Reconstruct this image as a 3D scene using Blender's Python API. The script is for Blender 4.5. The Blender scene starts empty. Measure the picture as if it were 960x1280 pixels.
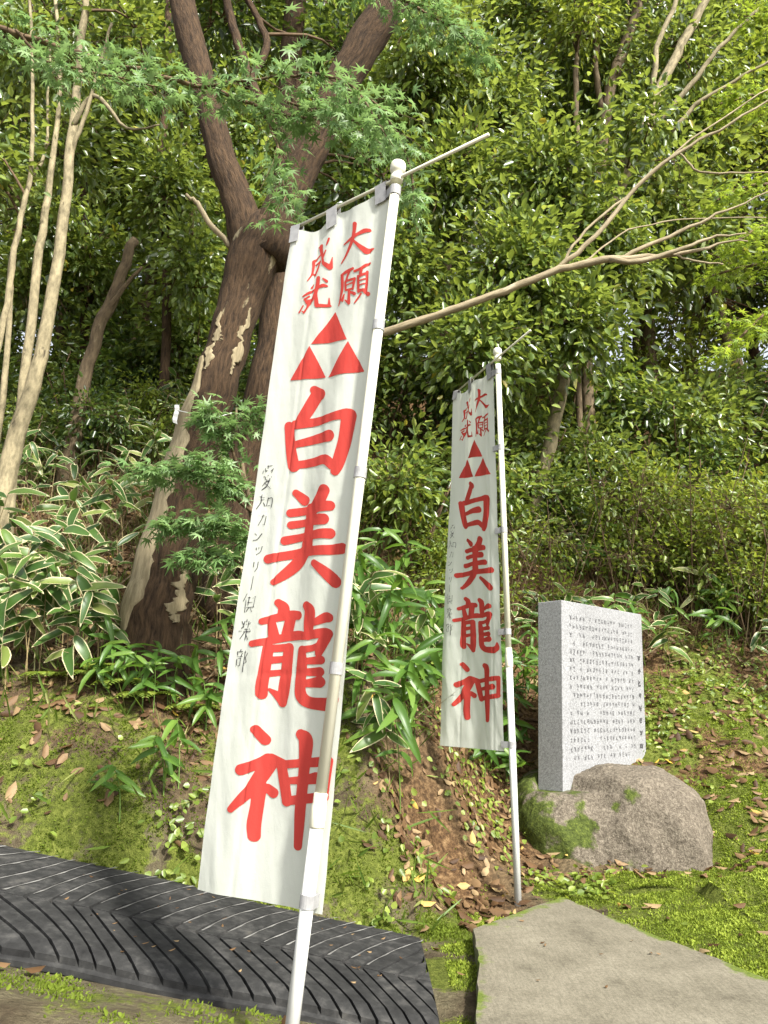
import bpy, math, random
import numpy as np
from mathutils import Vector
R = math.radians
rng = np.random.default_rng(7)
random.seed(7)
scene = bpy.context.scene
COL = scene.collection

# ------------------------------------------------------------------ camera, world, sun, exposure
PITCH = R(14.6); FPX = 960.0; CAMZ = 0.76
cam = bpy.data.cameras.new('camera'); camo = bpy.data.objects.new('camera', cam); COL.objects.link(camo)
cam.sensor_fit = 'VERTICAL'; cam.sensor_height = 36.0; cam.lens = 36.0 * FPX / 1280.0
cam.clip_start = 0.05; cam.clip_end = 500
camo.location = (0, 0, CAMZ); camo.rotation_euler = (R(90) + PITCH, 0, 0)
scene.camera = camo
SUN_EL = R(43); SUN_AZ = R(143)          # azimuth from +Y (away from the camera) clockwise towards +X
w = bpy.data.worlds.new('World'); scene.world = w; w.use_nodes = True
nt = w.node_tree; bg = nt.nodes['Background']
sky = nt.nodes.new('ShaderNodeTexSky'); sky.sky_type = 'NISHITA'; sky.sun_disc = False
sky.sun_elevation = SUN_EL; sky.sun_rotation = SUN_AZ
sky.air_density = 1.0; sky.dust_density = 3.0; sky.ozone_density = 0.6
hs = nt.nodes.new('ShaderNodeHueSaturation'); hs.inputs['Saturation'].default_value = .32; hs.inputs['Value'].default_value = 1.25   # thin bright cloud
nt.links.new(sky.outputs[0], hs.inputs['Color']); nt.links.new(hs.outputs[0], bg.inputs[0]); bg.inputs[1].default_value = 0.135
sl = bpy.data.lights.new('sun', 'SUN'); sl.energy = 4.6; sl.angle = R(5); sl.color = (1.0, 0.96, 0.88)
so = bpy.data.objects.new('sun', sl); COL.objects.link(so)
sd = Vector((math.sin(SUN_AZ) * math.cos(SUN_EL), math.cos(SUN_AZ) * math.cos(SUN_EL), math.sin(SUN_EL)))
so.rotation_euler = sd.to_track_quat('Z', 'Y').to_euler(); so.location = (3, -4, 8)
scene.view_settings.view_transform = 'Standard'; scene.view_settings.look = 'None'
scene.view_settings.gamma = 1.0; scene.view_settings.exposure = 1.12
scene.render.resolution_x = 768; scene.render.resolution_y = 1024
try: scene.cycles.max_bounces = 8; scene.cycles.transmission_bounces = 6
except Exception: pass

# ------------------------------------------------------------------ helpers
CP, SP = math.cos(PITCH), math.sin(PITCH)
def pt(u, v, D):
    """a point of the place at distance D seen under the angle of photograph pixel u, v (used for survey only)"""
    dx = (u - 480) / FPX; dy = (640 - v) / FPX
    f = CP - dy * SP; up = SP + dy * CP
    return np.array([dx / f * D, D, CAMZ + up / f * D])
def proj(p):
    p = np.asarray(p, float); x = p[..., 0]; y = p[..., 1]; z = p[..., 2] - CAMZ
    d = y * CP + z * SP; h = -y * SP + z * CP
    return 480 + FPX * x / d, 640 - FPX * h / d
def nrm(a): return a / np.maximum(np.linalg.norm(a, axis=-1, keepdims=True), 1e-9)

def thing(name, label, cat, loc, group=None):
    o = bpy.data.objects.new(name, None); COL.objects.link(o); o.location = tuple(loc)
    o.empty_display_size = 0.1
    o['label'] = label; o['category'] = cat
    if group: o['group'] = group
    return o
def tag(o, label, cat, group=None):
    o['label'] = label; o['category'] = cat
    if group: o['group'] = group
    return o
def add(name, me, mats=None, parent=None):
    o = bpy.data.objects.new(name, me); COL.objects.link(o)
    if mats is not None and not me.materials:
        for m in (mats if isinstance(mats, (list, tuple)) else [mats]): me.materials.append(m)
    if parent is not None: o.parent = parent
    return o

class MB:
    """collects tubes, boxes and sheets into one mesh"""
    def __init__(s): s.v = []; s.f = []; s.n = 0; s.tc = []; s.mi = []
    def raw(s, V, F, tc=None, mi=0):
        V = np.asarray(V, float); s.v.append(V)
        s.f += [tuple(i + s.n for i in f) for f in F]; s.mi += [mi] * len(F)
        s.tc.append(V if tc is None else np.asarray(tc, float)); s.n += len(V)
    def tube(s, P, rad, sides=8, cap=True, wob=0.0, mi=0):
        P = np.asarray(P, float); n = len(P); rad = np.broadcast_to(np.asarray(rad, float), (n,))
        T = nrm(np.gradient(P, axis=0)); ref = np.array([1.0, 0.2, 0.1]) if abs(T[0][0]) < .8 else np.array([0.1, 1.0, .2])
        A = nrm(ref - T * (T @ ref)[:, None]); B = np.cross(T, A)
        a = np.arange(sides) / sides * 2 * np.pi
        rr = rad[:, None] * np.ones(sides)
        if wob: rr = rr * (1 + wob * rng.normal(size=rr.shape))
        V = P[:, None] + rr[..., None] * (np.cos(a)[None, :, None] * A[:, None] + np.sin(a)[None, :, None] * B[:, None])
        L = np.concatenate([[0], np.cumsum(np.linalg.norm(np.diff(P, axis=0), axis=1))])
        tc = np.stack([rad[:, None] * np.cos(a), rad[:, None] * np.sin(a), L[:, None] + 0 * a], -1)
        F = [(i * sides + j, i * sides + (j + 1) % sides, (i + 1) * sides + (j + 1) % sides, (i + 1) * sides + j)
             for i in range(n - 1) for j in range(sides)]
        if cap: F += [tuple(range(sides))[::-1], tuple((n - 1) * sides + j for j in range(sides))]
        s.raw(V.reshape(-1, 3), F, tc.reshape(-1, 3), mi)
    def hexa(s, b, t, mi=0):
        """b, t: four bottom and four top corners"""
        s.raw(list(b) + list(t), [(3, 2, 1, 0), (4, 5, 6, 7), (0, 1, 5, 4), (1, 2, 6, 5), (2, 3, 7, 6), (3, 0, 4, 7)], mi=mi)
    def mesh(s, name, origin=(0, 0, 0), smooth=True):
        V = np.concatenate(s.v) - np.asarray(origin, float)
        me = bpy.data.meshes.new(name); me.from_pydata(V.tolist(), [], s.f)
        me.polygons.foreach_set('use_smooth', [smooth] * len(s.f))
        me.polygons.foreach_set('material_index', s.mi)
        at = me.attributes.new('tc', 'FLOAT_VECTOR', 'POINT')
        at.data.foreach_set('vector', np.concatenate(s.tc).astype(np.float32).ravel())
        me.update(); return me

def spline(pts, n):
    """Catmull-Rom through pts (any columns)"""
    P = np.asarray(pts, float); P = np.vstack([2 * P[0] - P[1], P, 2 * P[-1] - P[-2]])
    m = len(P) - 3; t = np.linspace(0, m, n); i = np.minimum(t.astype(int), m - 1); f = (t - i)[:, None]
    a, b, c, d = P[i], P[i + 1], P[i + 2], P[i + 3]
    return 0.5 * (2 * b + (c - a) * f + (2 * a - 5 * b + 4 * c - d) * f ** 2 + (3 * b - a - 3 * c + d) * f ** 3)

def hashn(ix, iy, iz=0):
    h = np.sin(ix * 127.1 + iy * 311.7 + iz * 74.7) * 43758.5453
    return h - np.floor(h)
def vnoise(x, y, z=None):
    if z is None: z = np.zeros_like(x)
    ix, iy, iz = np.floor(x), np.floor(y), np.floor(z); fx, fy, fz = x - ix, y - iy, z - iz
    fx, fy, fz = [f * f * (3 - 2 * f) for f in (fx, fy, fz)]; r = 0
    for a in (0, 1):
        for b in (0, 1):
            for c in (0, 1):
                r = r + hashn(ix + a, iy + b, iz + c) * (fx if a else 1 - fx) * (fy if b else 1 - fy) * (fz if c else 1 - fz)
    return r * 2 - 1
def fbm(x, y, z=None, o=4):
    r = 0; a = 1.0
    for k in range(o):
        r = r + a * vnoise(x * 2 ** k + 13.7 * k, y * 2 ** k - 7.1 * k, None if z is None else z * 2 ** k); a *= .5
    return r

# leaf templates: (t along, s across, u up) and faces
BROAD = (np.array([(0, 0, 0), (1, 0, -.16), (.28, .46, .10), (.68, .40, .02), (.28, -.46, .10), (.68, -.40, .02)]),
         np.array([(0, 2, 3, 1), (0, 1, 5, 4)]))
BLADE = (np.array([(0, .15, 0), (.35, .5, .04), (.7, .36, -.04), (1, 0, -.22), (.7, -.36, -.04), (.35, -.5, .04), (0, -.15, 0), (.5, 0, -.05)]),
         np.array([(0, 1, 7, 6), (1, 2, 3, 7), (7, 3, 4, 5), (6, 7, 5, 5)]))
BLADE = (np.array([(0, 0, 0), (.3, .5, .06), (.65, .42, -.02), (1, 0, -.22), (.65, -.42, -.02), (.3, -.5, .06)]),
         np.array([(0, 1, 2, 3), (0, 3, 4, 5)]))
def _maple():
    ang = [-118, -78, -38, 0, 38, 78, 118]; ln = [.42, .72, .93, 1.05, .93, .72, .42]
    V = [(0, 0, 0)]; tips = []; notch = [(-.10, -.03)]
    for a, l in zip(ang, ln): tips.append((l * math.cos(R(a)), l * math.sin(R(a))))
    for a, b in zip(ang[:-1], ang[1:]): m = R((a + b) / 2); notch.append((.27 * math.cos(m), .27 * math.sin(m)))
    notch.append((-.10, .03)); F = []
    for i in range(7):
        k = len(V); V += [notch[i] + (.02,), tips[i] + (-.16,), notch[i + 1] + (.02,)]
        F.append((0, k, k + 1, k + 2))
    return np.array(V, float), np.array(F)
MAPLE = _maple()

def leaves(name, P, T, N, L, W, tmpl, origin=(0, 0, 0), rnd=None):
    P = np.asarray(P, float); n = len(P)
    T = nrm(T); S = nrm(np.cross(N, T)); U = np.cross(T, S)
    tv, tf = tmpl; k = len(tv); L = np.broadcast_to(L, (n,)); W = np.broadcast_to(W, (n,))
    V = (P[:, None] + (L[:, None] * tv[:, 0])[..., None] * T[:, None] + (W[:, None] * tv[:, 1])[..., None] * S[:, None]
         + (np.minimum(L, 2.2 * W)[:, None] * tv[:, 2])[..., None] * U[:, None]) - np.asarray(origin, float)
    F = (np.arange(n) * k)[:, None, None] + tf[None]
    nf = n * len(tf); q = tf.shape[1]
    me = bpy.data.meshes.new(name)
    me.vertices.add(n * k); me.vertices.foreach_set('co', V.astype(np.float32).ravel())
    me.loops.add(nf * q); me.loops.foreach_set('vertex_index', F.astype(np.int32).ravel())
    me.polygons.add(nf); me.polygons.foreach_set('loop_start', np.arange(nf, dtype=np.int32) * q)
    try: me.polygons.foreach_set('loop_total', np.full(nf, q, np.int32))
    except Exception: pass
    if rnd is None: rnd = rng.random(n)
    at = me.attributes.new('rnd', 'FLOAT', 'POINT'); at.data.foreach_set('value', np.repeat(rnd, k).astype(np.float32))
    me.update(calc_edges=True); return me

# ------------------------------------------------------------------ materials
class NG:
    def __init__(s, name):
        s.m = bpy.data.materials.new(name); s.m.use_nodes = True; s.t = s.m.node_tree; s.t.nodes.clear()
        s.out = s.n('ShaderNodeOutputMaterial')
    def n(s, ty, **kw):
        nd = s.t.nodes.new(ty)
        for k, v in kw.items(): setattr(nd, k, v)
        return nd
    def l(s, a, b): s.t.links.new(a, b)
    def noise(s, vec, scale, detail=5, rough=.6):
        nd = s.n('ShaderNodeTexNoise'); nd.inputs['Scale'].default_value = scale
        nd.inputs['Detail'].default_value = detail; nd.inputs['Roughness'].default_value = rough
        if vec is not None: s.l(vec, nd.inputs['Vector'])
        return nd.outputs['Fac']
    def ramp(s, fac, stops):
        nd = s.n('ShaderNodeValToRGB'); e = nd.color_ramp.elements
        while len(e) < len(stops): e.new(.5)
        for el, (p, c) in zip(e, stops): el.position = p; el.color = tuple(c) + ((1,) if len(c) == 3 else ())
        s.l(fac, nd.inputs[0]); return nd.outputs[0]
    def mix(s, fac, a, b, mode='MIX'):
        nd = s.n('ShaderNodeMix', data_type='RGBA', blend_type=mode)
        if isinstance(fac, (int, float)): nd.inputs[0].default_value = fac
        else: s.l(fac, nd.inputs[0])
        for i, c in ((6, a), (7, b)):
            if isinstance(c, (tuple, list)): nd.inputs[i].default_value = tuple(c) + (1,)
            else: s.l(c, nd.inputs[i])
        return nd.outputs[2]
    def math(s, op, a, b=0.5, clamp=False):
        nd = s.n('ShaderNodeMath', operation=op, use_clamp=clamp)
        for i, c in ((0, a), (1, b)):
            if isinstance(c, (int, float)): nd.inputs[i].default_value = c
            else: s.l(c, nd.inputs[i])
        return nd.outputs[0]
    def attr(s, name, o='Fac'): return s.n('ShaderNodeAttribute', attribute_name=name).outputs[o]
    def obj(s): return s.n('ShaderNodeTexCoord').outputs['Object']
    def mapping(s, vec, sc):
        nd = s.n('ShaderNodeMapping'); nd.inputs['Scale'].default_value = sc; s.l(vec, nd.inputs[0]); return nd.outputs[0]
    def bsdf(s, col, rough=.7, spec=.3, bump=None, bstr=.4, bdist=.01):
        p = s.n('ShaderNodeBsdfPrincipled')
        if isinstance(col, (tuple, list)): p.inputs['Base Color'].default_value = tuple(col) + (1,)
        else: s.l(col, p.inputs['Base Color'])
        if isinstance(rough, (int, float)): p.inputs['Roughness'].default_value = rough
        else: s.l(rough, p.inputs['Roughness'])
        p.inputs['Specular IOR Level'].default_value = spec
        if bump is not None:
            b = s.n('ShaderNodeBump'); b.inputs['Strength'].default_value = bstr; b.inputs['Distance'].default_value = bdist
            s.l(bump, b.inputs['Height']); s.l(b.outputs[0], p.inputs['Normal'])
        return p
    def done(s, sh): s.l(sh.outputs[0], s.out.inputs[0]); return s.m

def m_leaf(name, stops, rough=.38, trans=.35, spec=.5, tcol=None):
    g = NG(name); r = g.attr('rnd'); c = g.ramp(r, stops)
    nz = g.noise(g.obj(), 30, 2); c = g.mix(.35, c, g.ramp(nz, [(.3, (.3, .3, .3)), (.7, (1, 1, 1))]), 'MULTIPLY')
    p = g.bsdf(c, rough, spec)
    t = g.n('ShaderNodeBsdfTranslucent'); tc = g.mix(.6, c, tcol or (.20, .30, .02)); g.l(tc, t.inputs[0])
    mx = g.n('ShaderNodeMixShader'); mx.inputs[0].default_value = trans
    g.l(p.outputs[0], mx.inputs[1]); g.l(t.outputs[0], mx.inputs[2]); return g.done(mx)
M = {}
M['leaf_mid'] = m_leaf('evergreen leaf', [(0, (.042, .075, .018)), (.4, (.105, .170, .036)), (.8, (.20, .285, .065)), (.985, (.34, .42, .12)), (1, (.60, .46, .04))], .30, .42, .75, (.36, .43, .05))
M['leaf_dark'] = m_leaf('dark evergreen leaf', [(0, (.025, .055, .014)), (.6, (.065, .12, .028)), (1, (.15, .22, .05))], .32, .34, .7, (.24, .33, .03))
M['leaf_light'] = m_leaf('light green leaf', [(0, (.10, .16, .025)), (.6, (.19, .27, .04)), (1, (.32, .39, .08))], .38, .45, .5, (.40, .45, .04))
M['maple'] = m_leaf('maple leaf', [(0, (.12, .23, .07)), (.6, (.20, .33, .12)), (1, (.30, .43, .20))], .45, .42, .4, (.28, .44, .12))
M['maple_y'] = m_leaf('yellow green maple leaf', [(0, (.14, .24, .025)), (.6, (.24, .36, .04)), (1, (.36, .46, .07))], .5, .48, .35, (.42, .52, .04))
M['sasa_g'] = m_leaf('green bamboo grass', [(0, (.06, .15, .025)), (.6, (.10, .22, .035)), (1, (.16, .29, .05))], .45, .35)
M['grass'] = m_leaf('grass', [(0, (.07, .13, .02)), (.7, (.16, .24, .035)), (1, (.32, .30, .12))], .5, .35)
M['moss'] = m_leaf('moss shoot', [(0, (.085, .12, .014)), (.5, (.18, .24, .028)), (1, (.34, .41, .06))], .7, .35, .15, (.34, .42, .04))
M['litter'] = m_leaf('dead leaf', [(0, (.05, .026, .012)), (.4, (.11, .060, .026)), (.75, (.20, .125, .062)), (.97, (.34, .245, .13)), (1, (.55, .36, .05))], .6, .18, .25, (.30, .14, .04))
M['straw'] = m_leaf('dry straw', [(0, (.06, .038, .020)), (.6, (.15, .105, .055)), (1, (.34, .27, .16))], .6, .15, .2, (.2, .13, .05))

def m_sasa_center():
    g = NG('bamboo grass leaf centre'); r = g.n('ShaderNodeObjectInfo').outputs['Random']
    c = g.ramp(r, [(0, (.035, .085, .018)), (.5, (.065, .135, .026)), (.85, (.11, .19, .035)), (1, (.22, .25, .07))])
    st = g.n('ShaderNodeTexWave'); st.inputs['Scale'].default_value = 60; st.bands_direction = 'Y'; g.l(g.obj(), st.inputs[0])
    c = g.mix(.25, c, st.outputs[0], 'MULTIPLY')
    p = g.bsdf(c, .4, .45); t = g.n('ShaderNodeBsdfTranslucent'); t.inputs[0].default_value = (.12, .22, .03, 1)
    mx = g.n('ShaderNodeMixShader'); mx.inputs[0].default_value = .28
    g.l(p.outputs[0], mx.inputs[1]); g.l(t.outputs[0], mx.inputs[2]); return g.done(mx)
def m_sasa_edge():
    g = NG('bamboo grass dry margin'); n = g.noise(g.obj(), 40, 3)
    c = g.ramp(n, [(.3, (.38, .32, .17)), (.6, (.58, .54, .33)), (.8, (.30, .36, .13))])
    p = g.bsdf(c, .6, .25); t = g.n('ShaderNodeBsdfTranslucent'); g.l(c, t.inputs[0])
    mx = g.n('ShaderNodeMixShader'); mx.inputs[0].default_value = .25
    g.l(p.outputs[0], mx.inputs[1]); g.l(t.outputs[0], mx.inputs[2]); return g.done(mx)
def m_sasa_green():
    g = NG('lush bamboo leaf'); r = g.n('ShaderNodeObjectInfo').outputs['Random']
    c = g.ramp(r, [(0, (.045, .105, .018)), (.5, (.08, .165, .026)), (1, (.15, .25, .04))])
    st = g.n('ShaderNodeTexWave'); st.inputs['Scale'].default_value = 60; st.bands_direction = 'Y'; g.l(g.obj(), st.inputs[0])
    c = g.mix(.2, c, st.outputs[0], 'MULTIPLY')
    p = g.bsdf(c, .4, .4); t = g.n('ShaderNodeBsdfTranslucent'); t.inputs[0].default_value = (.20, .36, .04, 1)
    mx = g.n('ShaderNodeMixShader'); mx.inputs[0].default_value = .35
    g.l(p.outputs[0], mx.inputs[1]); g.l(t.outputs[0], mx.inputs[2]); return g.done(mx)
M['sasa_c'] = m_sasa_center(); M['sasa_e'] = m_sasa_edge(); M['sasa_l'] = m_sasa_green()

def m_bark(name, dark, mid, pale, palefrom=.62, stretch=.16, scale=30, bd=.02):
    g = NG(name); v = g.mapping(g.attr('tc', 'Vector'), (1, 1, stretch))
    n1 = g.noise(v, scale, 8, .7); n2 = g.noise(v, scale * .32, 4)
    n3 = g.noise(g.mapping(g.attr('tc', 'Vector'), (1, 1, .35)), 6.5, 7, .62)
    c = g.ramp(n1, [(.32, dark), (.62, mid)])
    ps = g.ramp(n3, [(palefrom, (0, 0, 0)), (palefrom + .03, (1, 1, 1))])
    pc = g.ramp(n1, [(.3, tuple(x * .7 for x in pale)), (.65, pale)])
    c = g.mix(ps, c, pc)
    bmp = g.math('ADD', g.math('MULTIPLY', n1, .7), g.math('MULTIPLY', n2, .6))
    bmp = g.math('SUBTRACT', bmp, g.math('MULTIPLY', ps, .25))
    return g.done(g.bsdf(c, .85, .2, bmp, .9, bd))
M['bark_dark'] = m_bark('dark fissured bark', (.011, .007, .0045), (.080, .049, .026), (.30, .25, .15), .64, .2, 62, .03)
M['bark_pale'] = m_bark('pale smooth bark', (.10, .085, .05), (.30, .255, .155), (.085, .07, .045), .60, .45, 26, .010)
M['bark_brown'] = m_bark('brown bark', (.05, .036, .022), (.16, .12, .072), (.27, .22, .14), .60, .3, 30, .012)
M['twig'] = m_bark('twig bark', (.05, .032, .018), (.14, .095, .055), (.2, .15, .09), .7, .4, 30, .004)
M['wood_dry'] = m_bark('dry bare branch', (.15, .12, .070), (.34, .285, .185), (.46, .40, .28), .60, .2, 50, .006)

def m_ground():
    g = NG('forest floor'); o = g.obj(); mo = g.attr('moss'); li = g.attr('litter')
    n1 = g.noise(o, 9, 8, .7); n2 = g.noise(o, 42, 6, .7); n3 = g.noise(o, 3.1, 5, .6); n4 = g.noise(o, 160, 3, .6)
    soil = g.ramp(n1, [(.3, (.030, .022, .014)), (.52, (.075, .058, .036)), (.7, (.15, .12, .075))])
    clay = g.ramp(n2, [(.35, (.085, .074, .042)), (.65, (.19, .17, .105))])
    soil = g.mix(g.math('MULTIPLY', g.ramp(n3, [(.42, (0, 0, 0)), (.6, (1, 1, 1))]), .7), soil, clay)
    lit = g.ramp(n2, [(.35, (.035, .021, .012)), (.5, (.10, .058, .028)), (.66, (.21, .135, .068))])
    mossc = g.ramp(n2, [(.3, (.04, .052, .010)), (.5, (.092, .112, .020)), (.7, (.17, .19, .042))])
    mossc = g.mix(.35, mossc, g.ramp(n4, [(.3, (.25, .25, .2)), (.65, (1.0, 1.0, 1.0))]), 'MULTIPLY')
    c = g.mix(g.math('MULTIPLY', li, 1.0, True), soil, lit)
    th = g.math('ADD', mo, g.math('MULTIPLY', g.math('SUBTRACT', g.math('ADD', g.math('MULTIPLY', n1, .55), g.math('MULTIPLY', n3, .45)), .5), 2.4))
    th = g.math('ADD', th, g.math('MULTIPLY', g.math('SUBTRACT', n2, .5), .9))
    fac = g.ramp(th, [(.42, (0, 0, 0)), (.62, (1, 1, 1))])
    c = g.mix(fac, c, mossc)
    b = g.math('ADD', g.math('MULTIPLY', n2, .6), g.math('ADD', g.math('MULTIPLY', n4, .25), n1))
    return g.done(g.bsdf(c, .95, .1, b, .9, .03))
M['ground'] = m_ground()
def m_simple(name, stops, scale=20, rough=.6, spec=.3, bstr=.2, bd=.003, det=6, stretch=None):
    g = NG(name); v = g.obj()
    if stretch: v = g.mapping(v, stretch)
    n = g.noise(v, scale, det, .65); n2 = g.noise(v, scale * .22, 4)
    f = g.math('ADD', g.math('MULTIPLY', n, .6), g.math('MULTIPLY', n2, .4))
    return g.done(g.bsdf(g.ramp(f, stops), rough, spec, n, bstr, bd))
M['rubber'] = m_simple('black rubber', [(.32, (.012, .012, .012)), (.5, (.026, .026, .0255)), (.60, (.048, .047, .045)), (.74, (.10, .094, .08))], 26, .85, .12, .6, .005)
M['rib_pale'] = m_simple('pale rib strip', [(.34, (.05, .049, .046)), (.47, (.13, .128, .12)), (.70, (.27, .265, .25))], 18, .9, .1, .3, .002)
M['plastic_cream'] = m_simple('yellowed white plastic', [(.3, (.60, .58, .44)), (.5, (.62, .61, .48)), (.7, (.62, .63, .53))], 9, .4, .4, .05, .001)
M['plastic_white'] = m_simple('white plastic', [(.3, (.46, .47, .44)), (.6, (.58, .59, .56))], 9, .4, .4, .05, .001)
M['tape'] = m_simple('grey loop tape', [(.35, (.20, .20, .20)), (.65, (.33, .33, .325))], 60, .45, .4, .3, .001)
M['ink'] = m_simple('black ink', [(.3, (.02, .02, .022)), (.7, (.08, .08, .085))], 200, .8, .2, 0)
M['engrave'] = m_simple('dark engraved stroke', [(.3, (.055, .056, .058)), (.7, (.13, .13, .134))], 300, .8, .2, 0)
M['engrave_dark'] = m_simple('dark engraved title', [(.3, (.03, .03, .032)), (.7, (.08, .08, .083))], 300, .8, .2, 0)
M['paper'] = m_simple('white paper strip', [(.3, (.6, .6, .58)), (.7, (.75, .75, .72))], 30, .8, .2, .1)

def m_cloth(name, stops, tcol, tr=.35):
    g = NG(name); o = g.obj(); n = g.noise(g.mapping(o, (1, 1, .35)), 5, 5); wv = g.noise(o, 420, 2)
    c = g.ramp(n, stops); c = g.mix(.12, c, g.ramp(wv, [(.35, (.6, .6, .6)), (.65, (1, 1, 1))]), 'MULTIPLY')
    wr = g.noise(g.mapping(o, (1, 1, .45)), 16, 5, .55); p = g.bsdf(c, .85, .15, g.math('ADD', g.math('MULTIPLY', wv, .05), wr), .35, .012); t = g.n('ShaderNodeBsdfTranslucent'); t.inputs[0].default_value = tcol + (1,)
    mx = g.n('ShaderNodeMixShader'); mx.inputs[0].default_value = tr
    g.l(p.outputs[0], mx.inputs[1]); g.l(t.outputs[0], mx.inputs[2]); return g.done(mx)
M['cloth'] = m_cloth('white banner cloth', [(.3, (.585, .61, .545)), (.6, (.65, .67, .615))], (.60, .63, .53))
M['red'] = m_cloth('red print', [(.3, (.47, .050, .040)), (.7, (.56, .066, .052))], (.45, .04, .03), .2)

def m_granite():
    g = NG('grey granite'); o = g.obj()
    n = g.noise(o, 230, 2, .8); n2 = g.noise(o, 95, 3, .7)
    c = g.ramp(n, [(.30, (.05, .05, .055)), (.42, (.14, .142, .145)), (.55, (.26, .265, .27)), (.68, (.44, .445, .45))])
    c = g.mix(.5, c, g.ramp(n2, [(.35, (.12, .122, .125)), (.6, (.32, .325, .33))]))
    st = g.noise(g.mapping(o, (1, 1, .25)), 4, 4); c = g.mix(.25, c, g.ramp(st, [(.3, (.5, .5, .47)), (.6, (1, 1, 1))]), 'MULTIPLY')
    return g.done(g.bsdf(c, .65, .35, n, .15, .001))
M['granite'] = m_granite()
def m_rock():
    g = NG('weathered boulder'); o = g.obj(); n = g.noise(o, 60, 6, .7); n2 = g.noise(o, 7, 6, .65); n3 = g.noise(o, 170, 3, .7)
    n5 = g.noise(g.mapping(o, (1, 1, .3)), 14, 6, .7)
    c = g.ramp(n, [(.32, (.045, .036, .026)), (.5, (.125, .104, .078)), (.66, (.23, .20, .155))])
    c = g.mix(.45, c, g.ramp(n5, [(.33, (.25, .22, .2)), (.6, (1, 1, 1))]), 'MULTIPLY')
    c = g.mix(.3, c, g.ramp(n3, [(.4, (.04, .034, .026)), (.6, (.24, .21, .165))]))
    mo = g.attr('moss'); mc = g.ramp(n, [(.3, (.022, .030, .007)), (.55, (.065, .085, .018)), (.75, (.14, .17, .03))])
    mf = g.ramp(g.math('ADD', mo, g.math('MULTIPLY', g.math('SUBTRACT', n2, .5), 2.4)), [(.45, (0, 0, 0)), (.65, (1, 1, 1))])
    c = g.mix(mf, c, mc)
    return g.done(g.bsdf(c, .9, .15, g.math('ADD', g.math('ADD', n5, n2), g.math('MULTIPLY', n, .5)), .8, .02))
M['rock'] = m_rock()
def m_concrete():
    g = NG('brushed concrete'); o = g.obj(); n = g.noise(o, 5, 7, .7); n2 = g.noise(o, 120, 4, .7)
    br = g.noise(g.mapping(o, (10, 1, 1)), 16, 3)
    n6 = g.noise(o, 1.7, 5)
    c = g.ramp(n, [(.28, (.105, .095, .071)), (.45, (.175, .160, .124)), (.6, (.205, .188, .148)), (.74, (.265, .245, .195))])
    c = g.mix(.3, c, g.ramp(br, [(.35, (.45, .45, .42)), (.6, (1, 1, 1))]), 'MULTIPLY')
    n7 = g.noise(o, 420, 3, .8); c = g.mix(.55, c, g.ramp(n7, [(.35, (.35, .33, .29)), (.6, (1.15, 1.12, 1.05))]), 'MULTIPLY'); c = g.mix(.45, c, g.ramp(n2, [(.33, (.35, .34, .30)), (.6, (1.1, 1.1, 1.08))]), 'MULTIPLY')
    mo = g.attr('moss'); mf = g.ramp(g.math('ADD', mo, g.math('MULTIPLY', g.math('SUBTRACT', n, .5), 2.6)), [(.5, (0, 0, 0)), (.75, (1, 1, 1))])
    c = g.mix(mf, c, g.ramp(n2, [(.3, (.05, .075, .01)), (.6, (.11, .14, .025))]))
    return g.done(g.bsdf(c, .9, .2, g.math('ADD', g.math('MULTIPLY', br, .8), n2), .35, .003))
M['concrete'] = m_concrete()

# ------------------------------------------------------------------ terrain
ctrl = []
def cpt(u, v, D, dz=0): p = pt(u, v, D); ctrl.append((p[0], p[1], p[2] + dz))
for u, v, D in ((-220, 1008, 3.05), (0, 1055, 3.0), (140, 1086, 3.0), (270, 1115, 3.0), (400, 1147, 2.95), (530, 1178, 2.87), (-330, 1130, 2.15),
                (0, 1187, 2.15), (150, 1215, 2.15), (300, 1245, 2.15), (440, 1270, 2.15), (550, 1300, 2.12), (-100, 1100, 2.55), (140, 1150, 2.55), (400, 1205, 2.5)): cpt(u, v, D, -.035)
for u, v, D in ((0, 1280, 1.72), (300, 1300, 1.78), (-300, 1230, 1.72),
                (780, 1085, 3.9), (888, 1070, 4.1), (900, 960, 4.6), (960, 980, 4.4), (1050, 985, 4.3), (820, 850, 5.4), (940, 850, 5.5), (1080, 850, 5.5), (900, 760, 6.2), (1080, 760, 6.3),
                (700, 830, 5.6), (640, 1122, 3.55), (560, 1132, 3.4), (520, 1080, 3.6), (600, 1010, 4.2), (600, 950, 4.6), (650, 900, 5.0), (680, 1010, 4.3),
                (440, 1122, 3.17), (470, 1105, 3.25), (430, 1000, 3.38), (500, 1000, 3.5), (545, 960, 3.85), (430, 900, 3.55), (500, 900, 3.75), (550, 850, 4.3), (480, 800, 4.3), (400, 1000, 3.3), (330, 1000, 3.25), (330, 1090, 3.08), (330, 900, 3.5),
                (0, 1036, 3.03), (100, 1066, 3.03), (200, 1088, 3.04), (-200, 990, 3.08), (0, 960, 3.17), (100, 965, 3.16), (200, 1000, 3.16), (0, 870, 3.45), (100, 880, 3.4), (200, 905, 3.4), (-250, 900, 3.3), (-250, 800, 3.7),
                (0, 800, 3.95), (200, 800, 3.95), (320, 810, 4.0), (0, 640, 5.5), (200, 640, 5.6), (-250, 640, 5.5), (100, 560, 7.0), (-250, 540, 7.0), (400, 640, 5.8), (560, 660, 6.2), (700, 660, 6.6), (880, 650, 7.2), (1100, 650, 7.2)): cpt(u, v, D)
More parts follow.
